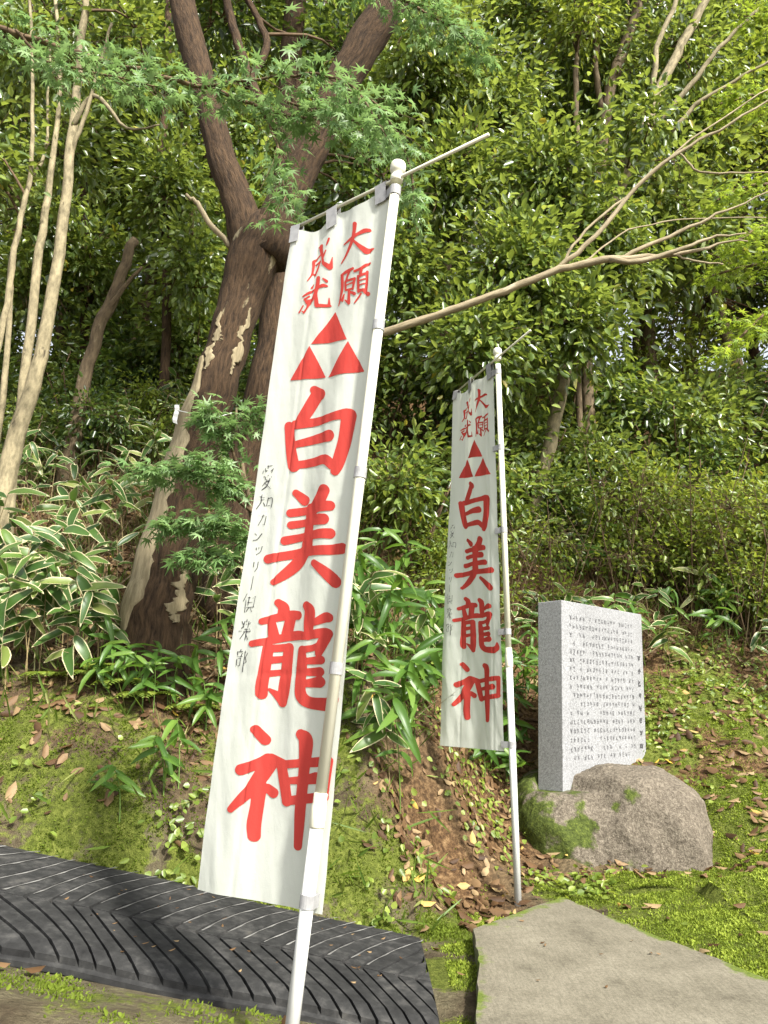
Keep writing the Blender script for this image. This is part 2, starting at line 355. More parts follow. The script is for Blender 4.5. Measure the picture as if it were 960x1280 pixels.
ctrl += [(.3, 2.98, -.03), (.70, 3.45, -.02), (.85, 3.1, -.03), (1.09, 2.45, -.03), (.24, 2.1, -.03), (.6, 2.5, -.03), (1.0, 1.8, -.04), (1.25, 2.8, .0), (1.4, 3.3, .03), (1.8, 3.6, .10), (2.4, 3.0, .06), (1.9, 2.4, .0), (3.2, 3.6, .25), (3, 1.5, -.1),
         (0, 0.3, -.75), (2, 0, -.8), (-2, .3, -.55), (0, -4, -1.0), (6, -4, -1), (-6, -4, -.8), (-4, 2, .25), (-4, 3.4, .9), (5, 4, .7), (5, 6, 1.8),
         (-7, 6, 2.8), (-6, 10, 5.2), (0, 10, 5.3), (6, 10, 4.8), (0, 14, 7.6), (-10, 14, 7.6), (10, 14, 7.2), (0, 20, 10), (-16, 20, 10), (16, 20, 9), (-20, 5, 3), (20, 5, 2.5), (-20, -10, -1), (20, -10, -1), (0, -20, -1.2), (0, 40, 12), (40, 40, 12), (-40, 40, 12), (-50, 0, 0), (50, 0, 0), (0, -50, -1.5), (-40, -40, -1.5), (40, -40, -1.5)]
CT = np.array(ctrl)
def _k(r2): return .5 * r2 * np.log(np.maximum(r2, 1e-12))
_n = len(CT); _A = np.zeros((_n + 3, _n + 3))
_A[:_n, :_n] = _k(((CT[:, None, :2] - CT[None, :, :2]) ** 2).sum(-1)) + np.eye(_n) * .004
_A[:_n, _n] = 1; _A[:_n, _n + 1:] = CT[:, :2]; _A[_n, :_n] = 1; _A[_n + 1:, :_n] = CT[:, :2].T
_W = np.linalg.solve(_A, np.concatenate([CT[:, 2], [0, 0, 0]]))
def base_h(x, y):
    x = np.asarray(x, float); y = np.asarray(y, float); sh = x.shape; q = np.stack([x.ravel(), y.ravel()], -1); out = np.empty(len(q))
    for i in range(0, len(q), 8000):
        b = q[i:i + 8000]; out[i:i + 8000] = _k(((b[:, None] - CT[None, :, :2]) ** 2).sum(-1)) @ _W[:_n] + _W[_n] + b @ _W[_n + 1:]
    return out.reshape(sh)
# the belt follows these two survey lines
_up = np.array([pt(u, v, D) for u, v, D in ((-230, 1006, 3.05), (0, 1055, 3.0), (140, 1086, 3.0), (270, 1115, 3.0), (400, 1147, 2.95), (528, 1172, 2.88))])
_lo = np.array([pt(u, v, D) for u, v, D in ((-330, 1130, 2.15), (0, 1187, 2.15), (150, 1215, 2.15), (300, 1245, 2.15), (440, 1270, 2.15), (556, 1298, 2.13))])
UP = spline(_up, 200); LO = spline(_lo, 200)
def flat_mask(x, y):
    """1 where belt or slab press the soil flat"""
    yl = np.interp(x, LO[:, 0], LO[:, 1]); yu = np.interp(x, UP[:, 0], UP[:, 1])
    b = (x < .3) & (y > yl - .05) & (y < yu + .05); s = (x > .12) & (x < 1.35) & (y < 3.6) & (y > 1.2)
    return np.where(b | s, 0.0, 1.0)
def height(x, y):
    x = np.asarray(x, float); y = np.asarray(y, float)
    h = base_h(x, y); n = fbm(x * 2.3, y * 2.3, None, 4) * .045 + fbm(x * 9, y * 9, None, 3) * .022
    steep = np.clip((y - 2.9) / .4, 0, 1)
    return h + n * flat_mask(x, y) * (.35 + .65 * steep)
def gz(x, y): return float(height(np.array([x]), np.array([y]))[0])
# mask blobs (u, v, D, radius, strength)
def blobs(x, y, L):
    m = np.zeros_like(x)
    for u, v, D, r, s in L:
        p = pt(u, v, D); m = np.maximum(m, s * np.clip(1.5 - np.hypot(x - p[0], y - p[1]) / r, 0, 1))
    return m
MOSS = [(900, 1120, 3.4, .5, 1.0), (960, 1060, 3.7, .5, 1.0), (1060, 1050, 3.8, .7, 1.0), (760, 1110, 3.65, .25, 1.0), (690, 1100, 3.7, .2, .9), (860, 1160, 3.1, .2, 1.0), (950, 1000, 4.2, .35, .95), (1000, 1150, 3.0, .5, 1.0), (900, 880, 5.2, .45, .75), (830, 900, 4.9, .35, .7), (960, 930, 4.9, .4, .75), (870, 840, 5.6, .4, .6),
        (560, 1150, 3.15, .13, 1.0), (610, 1150, 3.3, .15, 1.0), (550, 1200, 2.75, .10, .9), (572, 1215, 2.65, .12, 1.0), (580, 1265, 2.25, .10, .8), (585, 1180, 2.95, .10, 1.0), (470, 1130, 3.05, .12, .9), (430, 1060, 3.25, .2, .7), (500, 1000, 3.5, .28, .62), (450, 950, 3.4, .28, .6), (520, 920, 3.8, .25, .55), (410, 900, 3.55, .25, .5),
        (40, 900, 3.3, .35, .56), (130, 930, 3.25, .35, .56), (150, 1010, 3.1, .25, .5), (250, 940, 3.3, .3, .45), (30, 1010, 3.1, .2, .5), (60, 1050, 3.0, .09, 1.0), (150, 1078, 3.03, .09, 1.0), (230, 1098, 3.03, .09, 1.0), (-150, 900, 3.3, .5, .7), (330, 1060, 3.1, .2, .8),
        (120, 1260, 1.95, .22, .40), (330, 1275, 1.95, .2, .42), (220, 1250, 2.0, .12, .42)]
LITT = [(560, 1090, 3.6, .3, 1), (600, 1010, 4.1, .4, 1), (640, 930, 4.7, .5, 1), (850, 900, 5.0, .35, .8), (920, 930, 4.8, .4, .8), (880, 820, 5.7, .6, .9), (120, 850, 3.6, .4, .6), (250, 860, 3.7, .4, .8)]
def moss_mask(x, y):
    return np.clip(blobs(x, y, MOSS) - .9 * blobs(x, y, LITT[:3]) * (y > 3.45), 0, 1)
def litter_mask(x, y): return np.clip(np.maximum(blobs(x, y, LITT), np.clip((y - 3.6) / .8, 0, 1)), 0, 1)

def axis(lo, hi, step, far, g=1.18):
    a = list(np.arange(lo, hi + 1e-6, step)); s = step
    while a[-1] < far[1]: s *= g; a.append(a[-1] + s)
    s = step
    while a[0] > far[0]: s *= g; a.insert(0, a[0] - s)
    return np.array(a)
gx = axis(-2.6, 2.8, .035, (-70, 70)); gy = axis(1.5, 6.4, .035, (-60, 70))
X, Y = np.meshgrid(gx, gy); Z = height(X, Y)
nx, ny = len(gx), len(gy)
me = bpy.data.meshes.new('ground'); idx = np.arange(nx * ny).reshape(ny, nx)
F = np.stack([idx[:-1, :-1], idx[:-1, 1:], idx[1:, 1:], idx[1:, :-1]], -1).reshape(-1, 4)
me.from_pydata(np.stack([X, Y, Z], -1).reshape(-1, 3).tolist(), [], F.tolist())
me.polygons.foreach_set('use_smooth', [True] * len(F))
for nm, fn in (('moss', moss_mask), ('litter', litter_mask)):
    a = me.attributes.new(nm, 'FLOAT', 'POINT'); a.data.foreach_set('value', fn(X, Y).astype(np.float32).ravel())
ground = add('ground', me, M['ground']); ground['kind'] = 'structure'

# ------------------------------------------------------------------ concrete slab
SLZ = .022
poly = np.array([(.735, 3.47), (.52, 3.235), (.315, 2.99), (.285, 2.6), (.22, 2.1), (.15, 1.2), (1.55, 1.2), (1.36, 1.72), (1.12, 2.42), (.92, 2.93)])
mb = MB(); pc_ = np.vstack([poly, poly[:1]]); pp = np.concatenate([pc_[i] + (pc_[i + 1] - pc_[i]) * np.linspace(0, 1, 10)[:-1, None] for i in range(len(poly))])
pp = pp + .006 * np.stack([fbm(pp[:, 0] * 14, pp[:, 1] * 14), fbm(pp[:, 1] * 14 + 5, pp[:, 0] * 14)], -1)
cen = pp.mean(0); rings = [(1, -.25), (1, SLZ - .012), (.992, SLZ), (.97, SLZ), (.9, SLZ), (.7, SLZ), (.4, SLZ)]
V = []; k = len(pp)
for s_, z_ in rings: V += [(*(cen + (p - cen) * s_), z_) for p in pp]
V.append((*cen, SLZ)); F = []
for i in range(len(rings) - 1): F += [(i * k + j, (i + 1) * k + j, (i + 1) * k + (j + 1) % k, i * k + (j + 1) % k)[::-1] for j in range(k)]
F += [((len(rings) - 1) * k + j, (len(rings) - 1) * k + (j + 1) % k, len(V) - 1) for j in range(k)]
mb.raw(V, F); me = mb.mesh('paved_path', smooth=False)
VV = np.array(V); ed = np.concatenate([[s_] * k for s_, _ in rings] + [[0]])
a = me.attributes.new('moss', 'FLOAT', 'POINT'); a.data.foreach_set('value', np.where((ed > .96), .62, np.where(ed > .88, .28, .02)).astype(np.float32))
slab = add('paved_path', me, M['concrete']); slab['kind'] = 'structure'

# ------------------------------------------------------------------ rubber belt with chevron ribs
def belt(s, t, h=0.0):
    """s 0..1 along, t 0 (upper edge) .. 1 (lower edge), h height over the surface"""
    s = np.asarray(s, float); t = np.asarray(t, float); h = np.asarray(h, float)
    i = np.clip(s, 0, 1) * 199; a = np.stack([np.interp(i, np.arange(200), UP[:, c]) for c in range(3)], -1)
    b = np.stack([np.interp(i, np.arange(200), LO[:, c]) for c in range(3)], -1)
    p = a + (b - a) * t[..., None]
    p[..., 2] += .010 * np.sin(t * np.pi) + .003 * np.sin(s * 17 + t * 3) - .022 * np.clip((t - .93) / .07, 0, 1) ** 2 - .02 * np.clip((.05 - t) / .05, 0, 1) ** 2 + h
    return p
bt = thing('rubber_belt', 'long black rubber tread belt with chevron ribs lying along the foot of the mossy bank', 'rubber mat', belt(.5, .5, 0))
bo = np.array(bt.location)
def sheet(fn, ns, ntt, thick):
    S, T_ = np.meshgrid(np.linspace(0, 1, ns), np.linspace(0, 1, ntt), indexing='ij')
    top = fn(S, T_, thick).reshape(-1, 3); bot = fn(S, T_, 0).reshape(-1, 3); ix = np.arange(ns * ntt).reshape(ns, ntt); q = ns * ntt
    F = [(ix[i, j], ix[i + 1, j], ix[i + 1, j + 1], ix[i, j + 1]) for i in range(ns - 1) for j in range(ntt - 1)]
    F = [f[::-1] for f in F]
    side = []
    per = [ix[i, 0] for i in range(ns)] + [ix[ns - 1, j] for j in range(1, ntt)] + [ix[i, ntt - 1] for i in range(ns - 2, -1, -1)] + [ix[0, j] for j in range(ntt - 2, 0, -1)]
    for a_, b_ in zip(per, per[1:] + per[:1]): side.append((a_, b_, b_ + q, a_ + q)[::1])
    F2 = [tuple(i + q for i in f[::-1]) for f in F]
    return np.vstack([top, bot]), F + side + F2
V, F = sheet(lambda s, t, h: belt(s * .985, t, h - .012), 90, 16, .014)
mb = MB(); mb.raw(V, F); add('carcass', mb.mesh('carcass', bo, False), M['rubber'], bt)
NR = 26; pitch = 1.0 / NR; TA = .62
def groove_s(k, t):
    """s of the k-th groove at cross position t: shallow towards the upper edge, slanting with the run below"""
    up = (TA - t) / TA; dn = (t - TA) / (1 - TA)
    return k * pitch + np.where(t < TA, up * .185, dn * .088) + .002 * np.sin(t * 9 + k)
for k in range(-6, NR + 1):
    for half, (t0, t1) in enumerate(((.012, TA - .004), (TA + .004, .985))):
        gw = .0034
        def fn(a, b, h):
            t = t0 + (t1 - t0) * b; s0 = groove_s(k, t) + gw; s1 = groove_s(k + 1, t) - gw
            return belt(np.clip(s0 + (s1 - s0) * a, .0, .993), t, np.where(np.asarray(h) > 0, h, -.002) + 0 * t)
        mid = groove_s(k, (t0 + t1) / 2)
        if groove_s(k, np.array(t1)) > .985 and groove_s(k, np.array(t0)) > .985: continue
        if max(groove_s(k + 1, np.array(t0)), groove_s(k + 1, np.array(t1))) < .01: continue
        V, F = sheet(fn, 3, 7, .014 + .002 * random.random())
        mb = MB(); mb.raw(V, F); add('tread_rib', mb.mesh('tread_rib', bo, False), M['rubber'], bt)
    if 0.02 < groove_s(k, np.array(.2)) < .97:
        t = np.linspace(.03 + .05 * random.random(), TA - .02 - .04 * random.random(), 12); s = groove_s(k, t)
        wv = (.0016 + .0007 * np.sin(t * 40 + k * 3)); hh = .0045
        hh = .0168; a_ = belt(s + .0036, t, hh); b_ = belt(s + .0036 + 2.2 * wv, t, hh + .0006)  # thin pale strip laid on each upper rib, just beside its groove
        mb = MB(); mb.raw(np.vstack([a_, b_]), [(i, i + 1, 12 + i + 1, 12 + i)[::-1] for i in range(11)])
        add('pale_line', mb.mesh('pale_line', bo, False), M['rib_pale'], bt)

# ------------------------------------------------------------------ boulder and stele
SB = np.array([.925, 4.2, .372]); SR = np.array([1.575, 4.85, .372]); TOPV = np.array([.052, .01, .985])
fd = nrm(SR - SB); bk = np.array([-fd[1], fd[0], 0]) * .155
def rock_mesh():
    import bmesh
    bm = bmesh.new(); bmesh.ops.create_icosphere(bm, subdivisions=6, radius=1)
    d = np.array([v.co[:] for v in bm.verts]); d = nrm(d)
    C = np.array([1.16, 4.42, .12])
    E = [((1.325, 4.44, .06), (.335, .50, .415), 3.0), ((1.0, 4.47, .06), (.36, .50, .40), 2.4)]
    rad = []
    for c, r, p in E:
        lo = np.zeros(len(d)); hi = np.full(len(d), 2.0)
        for _ in range(30):
            m = (lo + hi) / 2; q = np.abs((C + d * m[:, None] - np.array(c)) / np.array(r)); ins = (q ** p).sum(-1) < 1
            lo = np.where(ins, m, lo); hi = np.where(ins, hi, m)
        rad.append(lo)
    rr = np.log(np.exp(28 * rad[0]) + np.exp(28 * rad[1])) / 28
    P = C + d * rr[:, None]
    rr = rr + .030 * fbm(P[:, 0] * 4, P[:, 1] * 4, P[:, 2] * 4, 4) + .008 * fbm(P[:, 0] * 22, P[:, 1] * 22, P[:, 2] * 10, 3)
    P = C + d * rr[:, None]
    # bed cut for the stele
    loc = P - SB; a = loc @ fd; b = loc @ nrm(bk)
    lim = .362 + np.maximum(a - .07, 0) * 2.0 + np.maximum(b - .15, 0) * 2.5 + np.maximum(-.30 - b, 0) * 2 + .004 * np.sin(a * 40)
    kk_ = .02; dz_ = P[:, 2] - lim; P[:, 2] = np.where(lim < .7, P[:, 2] - np.maximum(dz_, 0) - 0 * kk_, P[:, 2])
    org = np.array([1.16, 4.42, .0])
    for v, p in zip(bm.verts, P - org): v.co = p
    for f in bm.faces: f.smooth = True
    me = bpy.data.meshes.new('boulder'); bm.to_mesh(me); bm.free()
    ms = np.clip((1.13 - P[:, 0]) * 1.8 + .16, 0, .8) + .25 * np.clip((.15 - P[:, 2]) * 3, 0, 1)
    for u, v, D, r in ((790, 1000, 4.05, .05), (795, 985, 4.15, .055), (770, 1010, 4.05, .04), (720, 1040, 4.0, .10)):
        ms = np.maximum(ms, .9 * np.clip(1.6 - np.linalg.norm(P - pt(u, v, D), axis=1) / r, 0, 1))
    at = me.attributes.new('moss', 'FLOAT', 'POINT'); at.data.foreach_set('value', ms.astype(np.float32))
    o = add('boulder', me, M['rock']); o.location = org; return o
tag(rock_mesh(), 'rounded brown grey boulder with moss patches carrying the engraved granite slab', 'boulder')

st = thing('stone_stele', 'upright grey granite stele with rows of engraved writing standing on the boulder', 'stele', SB + bk * .5)
sto = np.array(st.location)
mb = MB(); b4 = [SB, SR, SR + bk, SB + bk]; down = np.array([0, 0, -.012])
me = bpy.data.meshes.new('slab')
mb.hexa([p + down for p in b4], [p + TOPV for p in b4]); me = mb.mesh('slab', sto, False)
so_ = add('slab', me, M['granite'], st)
bv = so_.modifiers.new('bevel', 'BEVEL'); bv.width = .004; bv.segments = 2
fn_ = nrm(np.cross(SR - SB, TOPV))            # outwards, to the camera
mb = MB(); mt = MB(); FW = np.linalg.norm(SR - SB)
def face(a, b, off=.0015): return SB + fd * a + TOPV * b + fn_ * off
def glyph(m, a0, b0, wa, hb, n, lw):
    for _ in range(n):
        if random.random() < .55:
            x0 = random.uniform(0, .4); x1 = random.uniform(.6, 1); y0 = random.random(); y1 = y0 + random.uniform(-.1, .1)
        elif random.random() < .7: x0 = random.random(); x1 = x0 + random.uniform(-.08, .08); y0 = random.uniform(0, .4); y1 = random.uniform(.6, 1)
        else: x0, x1 = random.uniform(.3, .7), random.choice((0, 1)); y0, y1 = random.uniform(.2, .6), 1
        p = np.array([a0 + wa * x0, b0 + hb * y0]); q = np.array([a0 + wa * x1, b0 + hb * y1]); d = q - p; ln = np.hypot(*(d * (1, .98))) + 1e-6
        nn = np.array([-d[1], d[0]]) / ln * lw
        m.raw([face(*(p - nn), .0012 + .0004 * random.random()), face(*(q - nn)), face(*(q + nn)), face(*(p + nn))], [(0, 1, 2, 3)])
for c in range(21):
    a0 = .075 + c * .0345
    for r_ in range(17):
        if random.random() < .10 or (r_ == 2 and c in (1, 2, 5)) or (r_ in (11, 14) and 5 < c < 9) or (r_ > 14 and c > 8 and random.random() < .55): continue
        if random.random() < .06: continue
        b0 = .925 - r_ * .0475
        glyph(mb, a0, b0 - .028, .020, .027, random.randint(4, 6), .0017)
for r_ in range(8):
    mt = MB(); glyph(mt, FW - .075, .70 - r_ * .075, .036, .034, 8, .0032); add('title_character', mt.mesh('title_character', sto, False), M['engrave_dark'], st)
ins = add('inscription', mb.mesh('inscription', sto, False), M['engrave'], st); ins['kind'] = 'stuff'

# ------------------------------------------------------------------ banners
RED = [
 (420, 270, 16, [[(390, 130, 46), (380, 260, 36), (345, 440, 34), (300, 560, 32), (200, 770, 22), (95, 935, 12)], [(145, 545, 14), (330, 420, 30), (450, 340, 32), (580, 285, 46), (680, 280, 34)], [(360, 470, 24), (480, 590, 40), (620, 710, 62)], [(620, 710, 62), (680, 690, 40), (760, 640, 8)]]),
 (415, 325, 16, [[(175, 300, 20), (300, 230, 32), (430, 180, 28)], [(195, 310, 34), (195, 560, 32), (160, 740, 22), (115, 910, 9)], [(360, 220, 26), (310, 330, 22), (290, 400, 22)], [(262, 430, 22), (270, 600, 22)], [(280, 420, 22), (470, 380, 24)], [(465, 390, 28), (425, 590, 22)], [(290, 500, 12), (420, 462, 15)], [(290, 600, 22), (420, 575, 18)],
   [(345, 600, 26), (340, 860, 34)], [(340, 870, 28), (260, 800, 14)], [(240, 680, 14), (200, 800, 32)], [(370, 640, 20), (455, 680, 36)], [(465, 235, 24), (600, 190, 26), (680, 130, 26), (770, 65, 18)], [(610, 190, 30), (590, 300, 30)], [(540, 340, 26), (540, 640, 26)], [(715, 240, 24), (705, 450, 24), (680, 640, 28)],
   [(545, 350, 24), (720, 265, 22)], [(560, 430, 13), (700, 375, 13)], [(560, 515, 13), (700, 465, 13)], [(560, 620, 32), (690, 595, 24)], [(590, 680, 20), (460, 865, 12)], [(650, 640, 20), (720, 680, 46)]]),
 (365, 290, 16, [[(590, 200, 36), (590, 300, 34), (610, 420, 26), (620, 540, 24), (640, 610, 36), (740, 690, 54)], [(760, 690, 40), (780, 590, 22), (800, 490, 7)], [(750, 115, 22), (730, 170, 24), (700, 240, 11)], [(685, 345, 14), (650, 420, 18), (620, 500, 16)], [(600, 380, 13), (530, 440, 15), (450, 510, 26)], [(440, 520, 26), (430, 650, 20), (400, 810, 15), (320, 960, 10)],
   [(570, 540, 16), (480, 600, 18)], [(560, 560, 16), (500, 740, 18), (455, 830, 26)], [(415, 790, 13), (455, 835, 20)], [(540, 215, 14), (590, 190, 18)]]),
 (365, 340, 16, [[(525, 100, 38), (505, 280, 40), (470, 420, 36), (480, 560, 40), (490, 660, 44)], [(490, 670, 38), (700, 655, 28), (750, 660, 14)], [(715, 650, 30), (715, 500, 9)], [(620, 125, 15), (680, 175, 30)], [(500, 310, 22), (620, 265, 34), (690, 270, 16)], [(470, 340, 16), (340, 420, 22), (225, 500, 12)], [(425, 250, 14), (390, 320, 18)],
   [(260, 560, 20), (350, 480, 14)], [(260, 540, 16), (300, 620, 28)], [(300, 600, 28), (400, 540, 22)], [(440, 430, 14), (400, 560, 22), (330, 650, 24), (300, 720, 14), (240, 820, 18)], [(230, 680, 13), (145, 820, 14)], [(205, 790, 11), (240, 810, 16)]]),
 (340, 475, 8, [[(415, 95, 44), (470, 135, 58)], [(440, 145, 62), (330, 330, 55), (265, 430, 50)], [(165, 460, 46), (185, 700, 52), (210, 860, 58)], [(230, 445, 46), (450, 408, 42), (640, 368, 42), (760, 345, 56)], [(780, 360, 70), (740, 600, 60), (680, 830, 60), (650, 920, 44)], [(240, 640, 34), (420, 590, 46), (580, 563, 60)], [(250, 845, 38), (400, 820, 44), (540, 800, 50), (620, 860, 46)]]),
 (320, 600, 7.385, [[(365, 120, 34), (440, 185, 48)], [(640, 105, 58), (600, 190, 62), (520, 290, 55)], [(315, 305, 38), (500, 275, 38), (620, 250, 48), (700, 245, 46)], [(320, 415, 36), (480, 388, 35), (580, 370, 50), (645, 368, 50)], [(262, 560, 40), (430, 524, 36), (600, 502, 44), (700, 500, 48)], [(505, 260, 46), (490, 450, 46), (475, 600, 58)], [(110, 730, 42), (300, 692, 40), (480, 660, 44), (700, 650, 46), (800, 635, 52)], [(450, 660, 56), (380, 760, 58), (260, 870, 44), (165, 945, 28)], [(550, 770, 32), (660, 860, 50), (745, 945, 54)]]),
 (300, 740, 7.385, [[(355, 100, 36), (395, 140, 46), (395, 200, 50)], [(215, 275, 30), (330, 240, 36), (450, 210, 42), (530, 215, 42)], [(290, 260, 36), (310, 400, 46)], [(460, 240, 50), (425, 380, 52)], [(125, 480, 30), (260, 455, 34), (400, 418, 38), (530, 400, 44), (620, 410, 34)], [(265, 515, 46), (240, 680, 46), (210, 860, 50), (205, 940, 50)], [(270, 525, 34), (430, 508, 36)], [(440, 515, 48), (420, 700, 52), (395, 900, 56), (380, 1020, 42)], [(280, 630, 34), (420, 612, 28)], [(280, 752, 30), (400, 735, 26)], [(270, 900, 14), (330, 950, 34), (380, 1010, 44)],
   [(620, 125, 38), (655, 180, 54), (645, 300, 52), (635, 410, 36)], [(700, 285, 30), (800, 240, 46), (825, 240, 44)], [(640, 400, 40), (790, 378, 44), (830, 390, 40)], [(820, 390, 46), (760, 500, 50), (735, 570, 34)], [(570, 535, 34), (680, 518, 30), (760, 490, 36)], [(575, 535, 40), (570, 700, 54), (555, 850, 52), (565, 960, 56), (640, 1020, 54), (800, 1040, 62)], [(800, 1040, 58), (870, 1000, 48), (885, 920, 20)], [(600, 640, 30), (755, 630, 40)], [(600, 740, 32), (742, 738, 44)], [(600, 845, 34), (740, 832, 54)]]),
 (280, 895, 6.4, [[(260, 110, 38), (320, 190, 42)], [(150, 430, 44), (260, 388, 42), (340, 350, 52)], [(360, 370, 60), (290, 480, 54), (210, 600, 44), (75, 745, 27)], [(275, 560, 52), (260, 700, 46), (235, 860, 50), (235, 960, 46)], [(330, 575, 34), (375, 615, 42)], [(360, 345, 46), (470, 390, 40)], [(445, 380, 42), (470, 540, 46), (490, 680, 44)], [(460, 388, 34), (600, 378, 34), (760, 368, 40), (850, 360, 34)], [(850, 360, 34), (830, 520, 32), (810, 650, 32)], [(520, 517, 28), (640, 512, 36), (735, 497, 48)], [(490, 680, 36), (620, 665, 38), (740, 655, 40), (810, 650, 38)], [(615, 145, 40), (655, 200, 56), (640, 400, 48), (620, 600, 48), (600, 800, 48), (580, 1040, 38)]]),
]
TRI = [[(590, 75), (740, 392), (335, 435)], [(320, 455), (490, 797), (105, 832)], [(752, 410), (918, 735), (520, 797)]]
TRI = [[(350 + x / 8.727, 380 + y / 8.727) for x, y in t] for t in TRI]
HAND = {
 '愛': '3,.5 7,0|2,2 3,3|5,1.5 5,2.5|8,1.5 7,2.7|1,4.5 1,3.5 9,3.3 8.5,4.3|3,4.5 3.2,6 6.5,6 7,5.2|2,5.2 1.5,6|5,4.5 5.4,5.2|8,4.8 8.6,5.6|4.5,6.3 1,9|3.5,7 7,6.8 4,9 .5,10|3.5,7.8 6,9 9.5,10',
 '知': '2.5,0 1.5,2|1.8,1.7 5,1.5|.5,4 5.5,3.7|3.2,1.7 3,5 .5,9.5|3.2,5.5 5,8|6.5,2.5 6.8,8.5|6.5,2.5 9.5,2.3 9.3,8.3|6.8,8 9.3,7.8',
 'カ': '1,3 8.5,2.8 8,8 7.5,9.5 6,8.5|4.5,.5 4.3,4 1,9.5', 'ン': '1.5,2 3.5,3.5|1.5,9 5,8 9,3', 'ツ': '1,2.5 2,4.5|4.2,2 5,4|8.5,2 7.5,6 3.5,9.5',
 'リ': '2.5,1 2.5,6|7.5,.5 7.5,6 4.5,9.8', 'ー': '5.4,0 4.8,10',
 '倶': '2.5,0 .5,4|1.7,3 1.7,10|4,1 4,6.5|4,1 8.5,1 8.5,6.5|4,2.9 8.5,2.9|4,4.7 8.5,4.7|2.8,6.7 9.8,6.6|5,7.5 3,9.8|7.5,7.5 9.5,9.8',
 '楽': '5,0 4,1|3.5,1.2 3.5,4.5|3.5,1.2 6.5,1.2 6.5,4.5|3.5,2.8 6.5,2.8|3.5,4.5 6.5,4.5|1,1.5 2.3,2.3|.8,4.5 2.3,3.6|9,1.3 7.8,2.3|7.7,3.6 9.2,4.5|.5,6 9.5,6|5,4.7 5,10|4.7,6.3 1,9.3|5.3,6.3 9,9.3',
 '部': '2.8,0 2.8,1.2|.5,1.6 5.2,1.4|1.5,2.2 2,3.6|4.3,2.2 3.6,3.7|.2,4.2 5.5,4|1.2,5.5 1.3,9|1.2,5.5 4.7,5.4 4.6,8.8|1.3,8.7 4.6,8.5|6.8,1 6.6,12|6.8,1.2 9.5,1.2 7.8,4 9.5,6.2 7,7'}
HPOS = [('愛', 335, 596, 14, 32), ('知', 331, 627, 17, 18), ('カ', 328, 649, 12, 16), ('ン', 322, 670, 11, 14), ('ツ', 323, 688, 11, 14), ('リ', 320, 708, 8, 14), ('ー', 316.5, 729, 6, 17), ('倶', 313, 754, 14, 22), ('楽', 309, 787, 15, 25), ('部', 304, 823, 15, 24)]
red_chars = [[[(ox + x / sc, oy + y / sc, r / sc) for x, y, r in s] for s in L] for ox, oy, sc, L in RED]
ink_chars = []
for ch, cx, cy, ww, hh in HPOS:
    ink_strokes = []; ink_chars.append(ink_strokes)
    for s in HAND[ch].split('|'):
        q = [tuple(map(float, c.split(','))) for c in s.split()]
        jx, jy = random.gauss(0, .45), random.gauss(0, .35); w0 = random.uniform(.34, .52)
        ink_strokes.append([(cx + (x + jx + random.gauss(0, .3) - 5) / 10 * ww - (y - 5) / 10 * hh * .14, cy + (y + jy + random.gauss(0, .25) - 5) / 10 * hh, max(.30, w0 * random.uniform(.7, 1.15))) for x, y in q])
def stroke_field(U_, V_, strokes, tris=()):
    d = np.full(U_.shape, 9.0)
    for s in strokes:
        s = np.array(s); s = spline(s, 6 * (len(s) - 1) + 1) if len(s) > 2 and s[0, 2] > .45 else s
        for (x0, y0, r0), (x1, y1, r1) in zip(s[:-1], s[1:]):
            pad = max(r0, r1) + 2.5
            msk = (U_ > min(x0, x1) - pad) & (U_ < max(x0, x1) + pad) & (V_ > min(y0, y1) - pad) & (V_ < max(y0, y1) + pad)
            if not msk.any(): continue
            u, v = U_[msk], V_[msk]; dx, dy = x1 - x0, y1 - y0; h = np.clip(((u - x0) * dx + (v - y0) * dy) / (dx * dx + dy * dy + 1e-9), 0, 1)
            d[msk] = np.minimum(d[msk], np.hypot(u - x0 - h * dx, v - y0 - h * dy) - (r0 + (r1 - r0) * h))
    for t in tris:
        t = np.array(t); e = np.full(U_.shape, -99.0); c = t.mean(0)
        for a_, b_ in zip(t, np.roll(t, -1, 0)):
            n = np.array([b_[1] - a_[1], a_[0] - b_[0]]); n /= np.hypot(*n)
            if (c - a_) @ n > 0: n = -n
            e = np.maximum(e, (U_ - a_[0]) * n[0] + (V_ - a_[1]) * n[1])
        d = np.minimum(d, e)
    return d
def marching(S, T_, D):
    """cells of the grid clipped to D < 0 -> vertices in (s, t) and faces"""
    verts = {}; VL = []; FL = []; ni, nj = D.shape
    def key(k, val):
        if k not in verts: verts[k] = len(VL); VL.append(val)
        return verts[k]
    ins = D < 0; anyc = ins[:-1, :-1] | ins[1:, :-1] | ins[1:, 1:] | ins[:-1, 1:]
    for i, j in zip(*np.nonzero(anyc)):
        cs = [(i, j), (i + 1, j), (i + 1, j + 1), (i, j + 1)]; f = []
        for a_, b_ in zip(cs, cs[1:] + cs[:1]):
            da, db = D[a_], D[b_]
            if da < 0: f.append(key(a_, (S[a_], T_[a_])))
            if (da < 0) != (db < 0):
                h = da / (da - db); f.append(key((min(a_, b_), max(a_, b_)), (S[a_] + (S[b_] - S[a_]) * h, T_[a_] + (T_[b_] - T_[a_]) * h)))
        if len(f) > 2: FL.append(f)
    return np.array(VL), FL

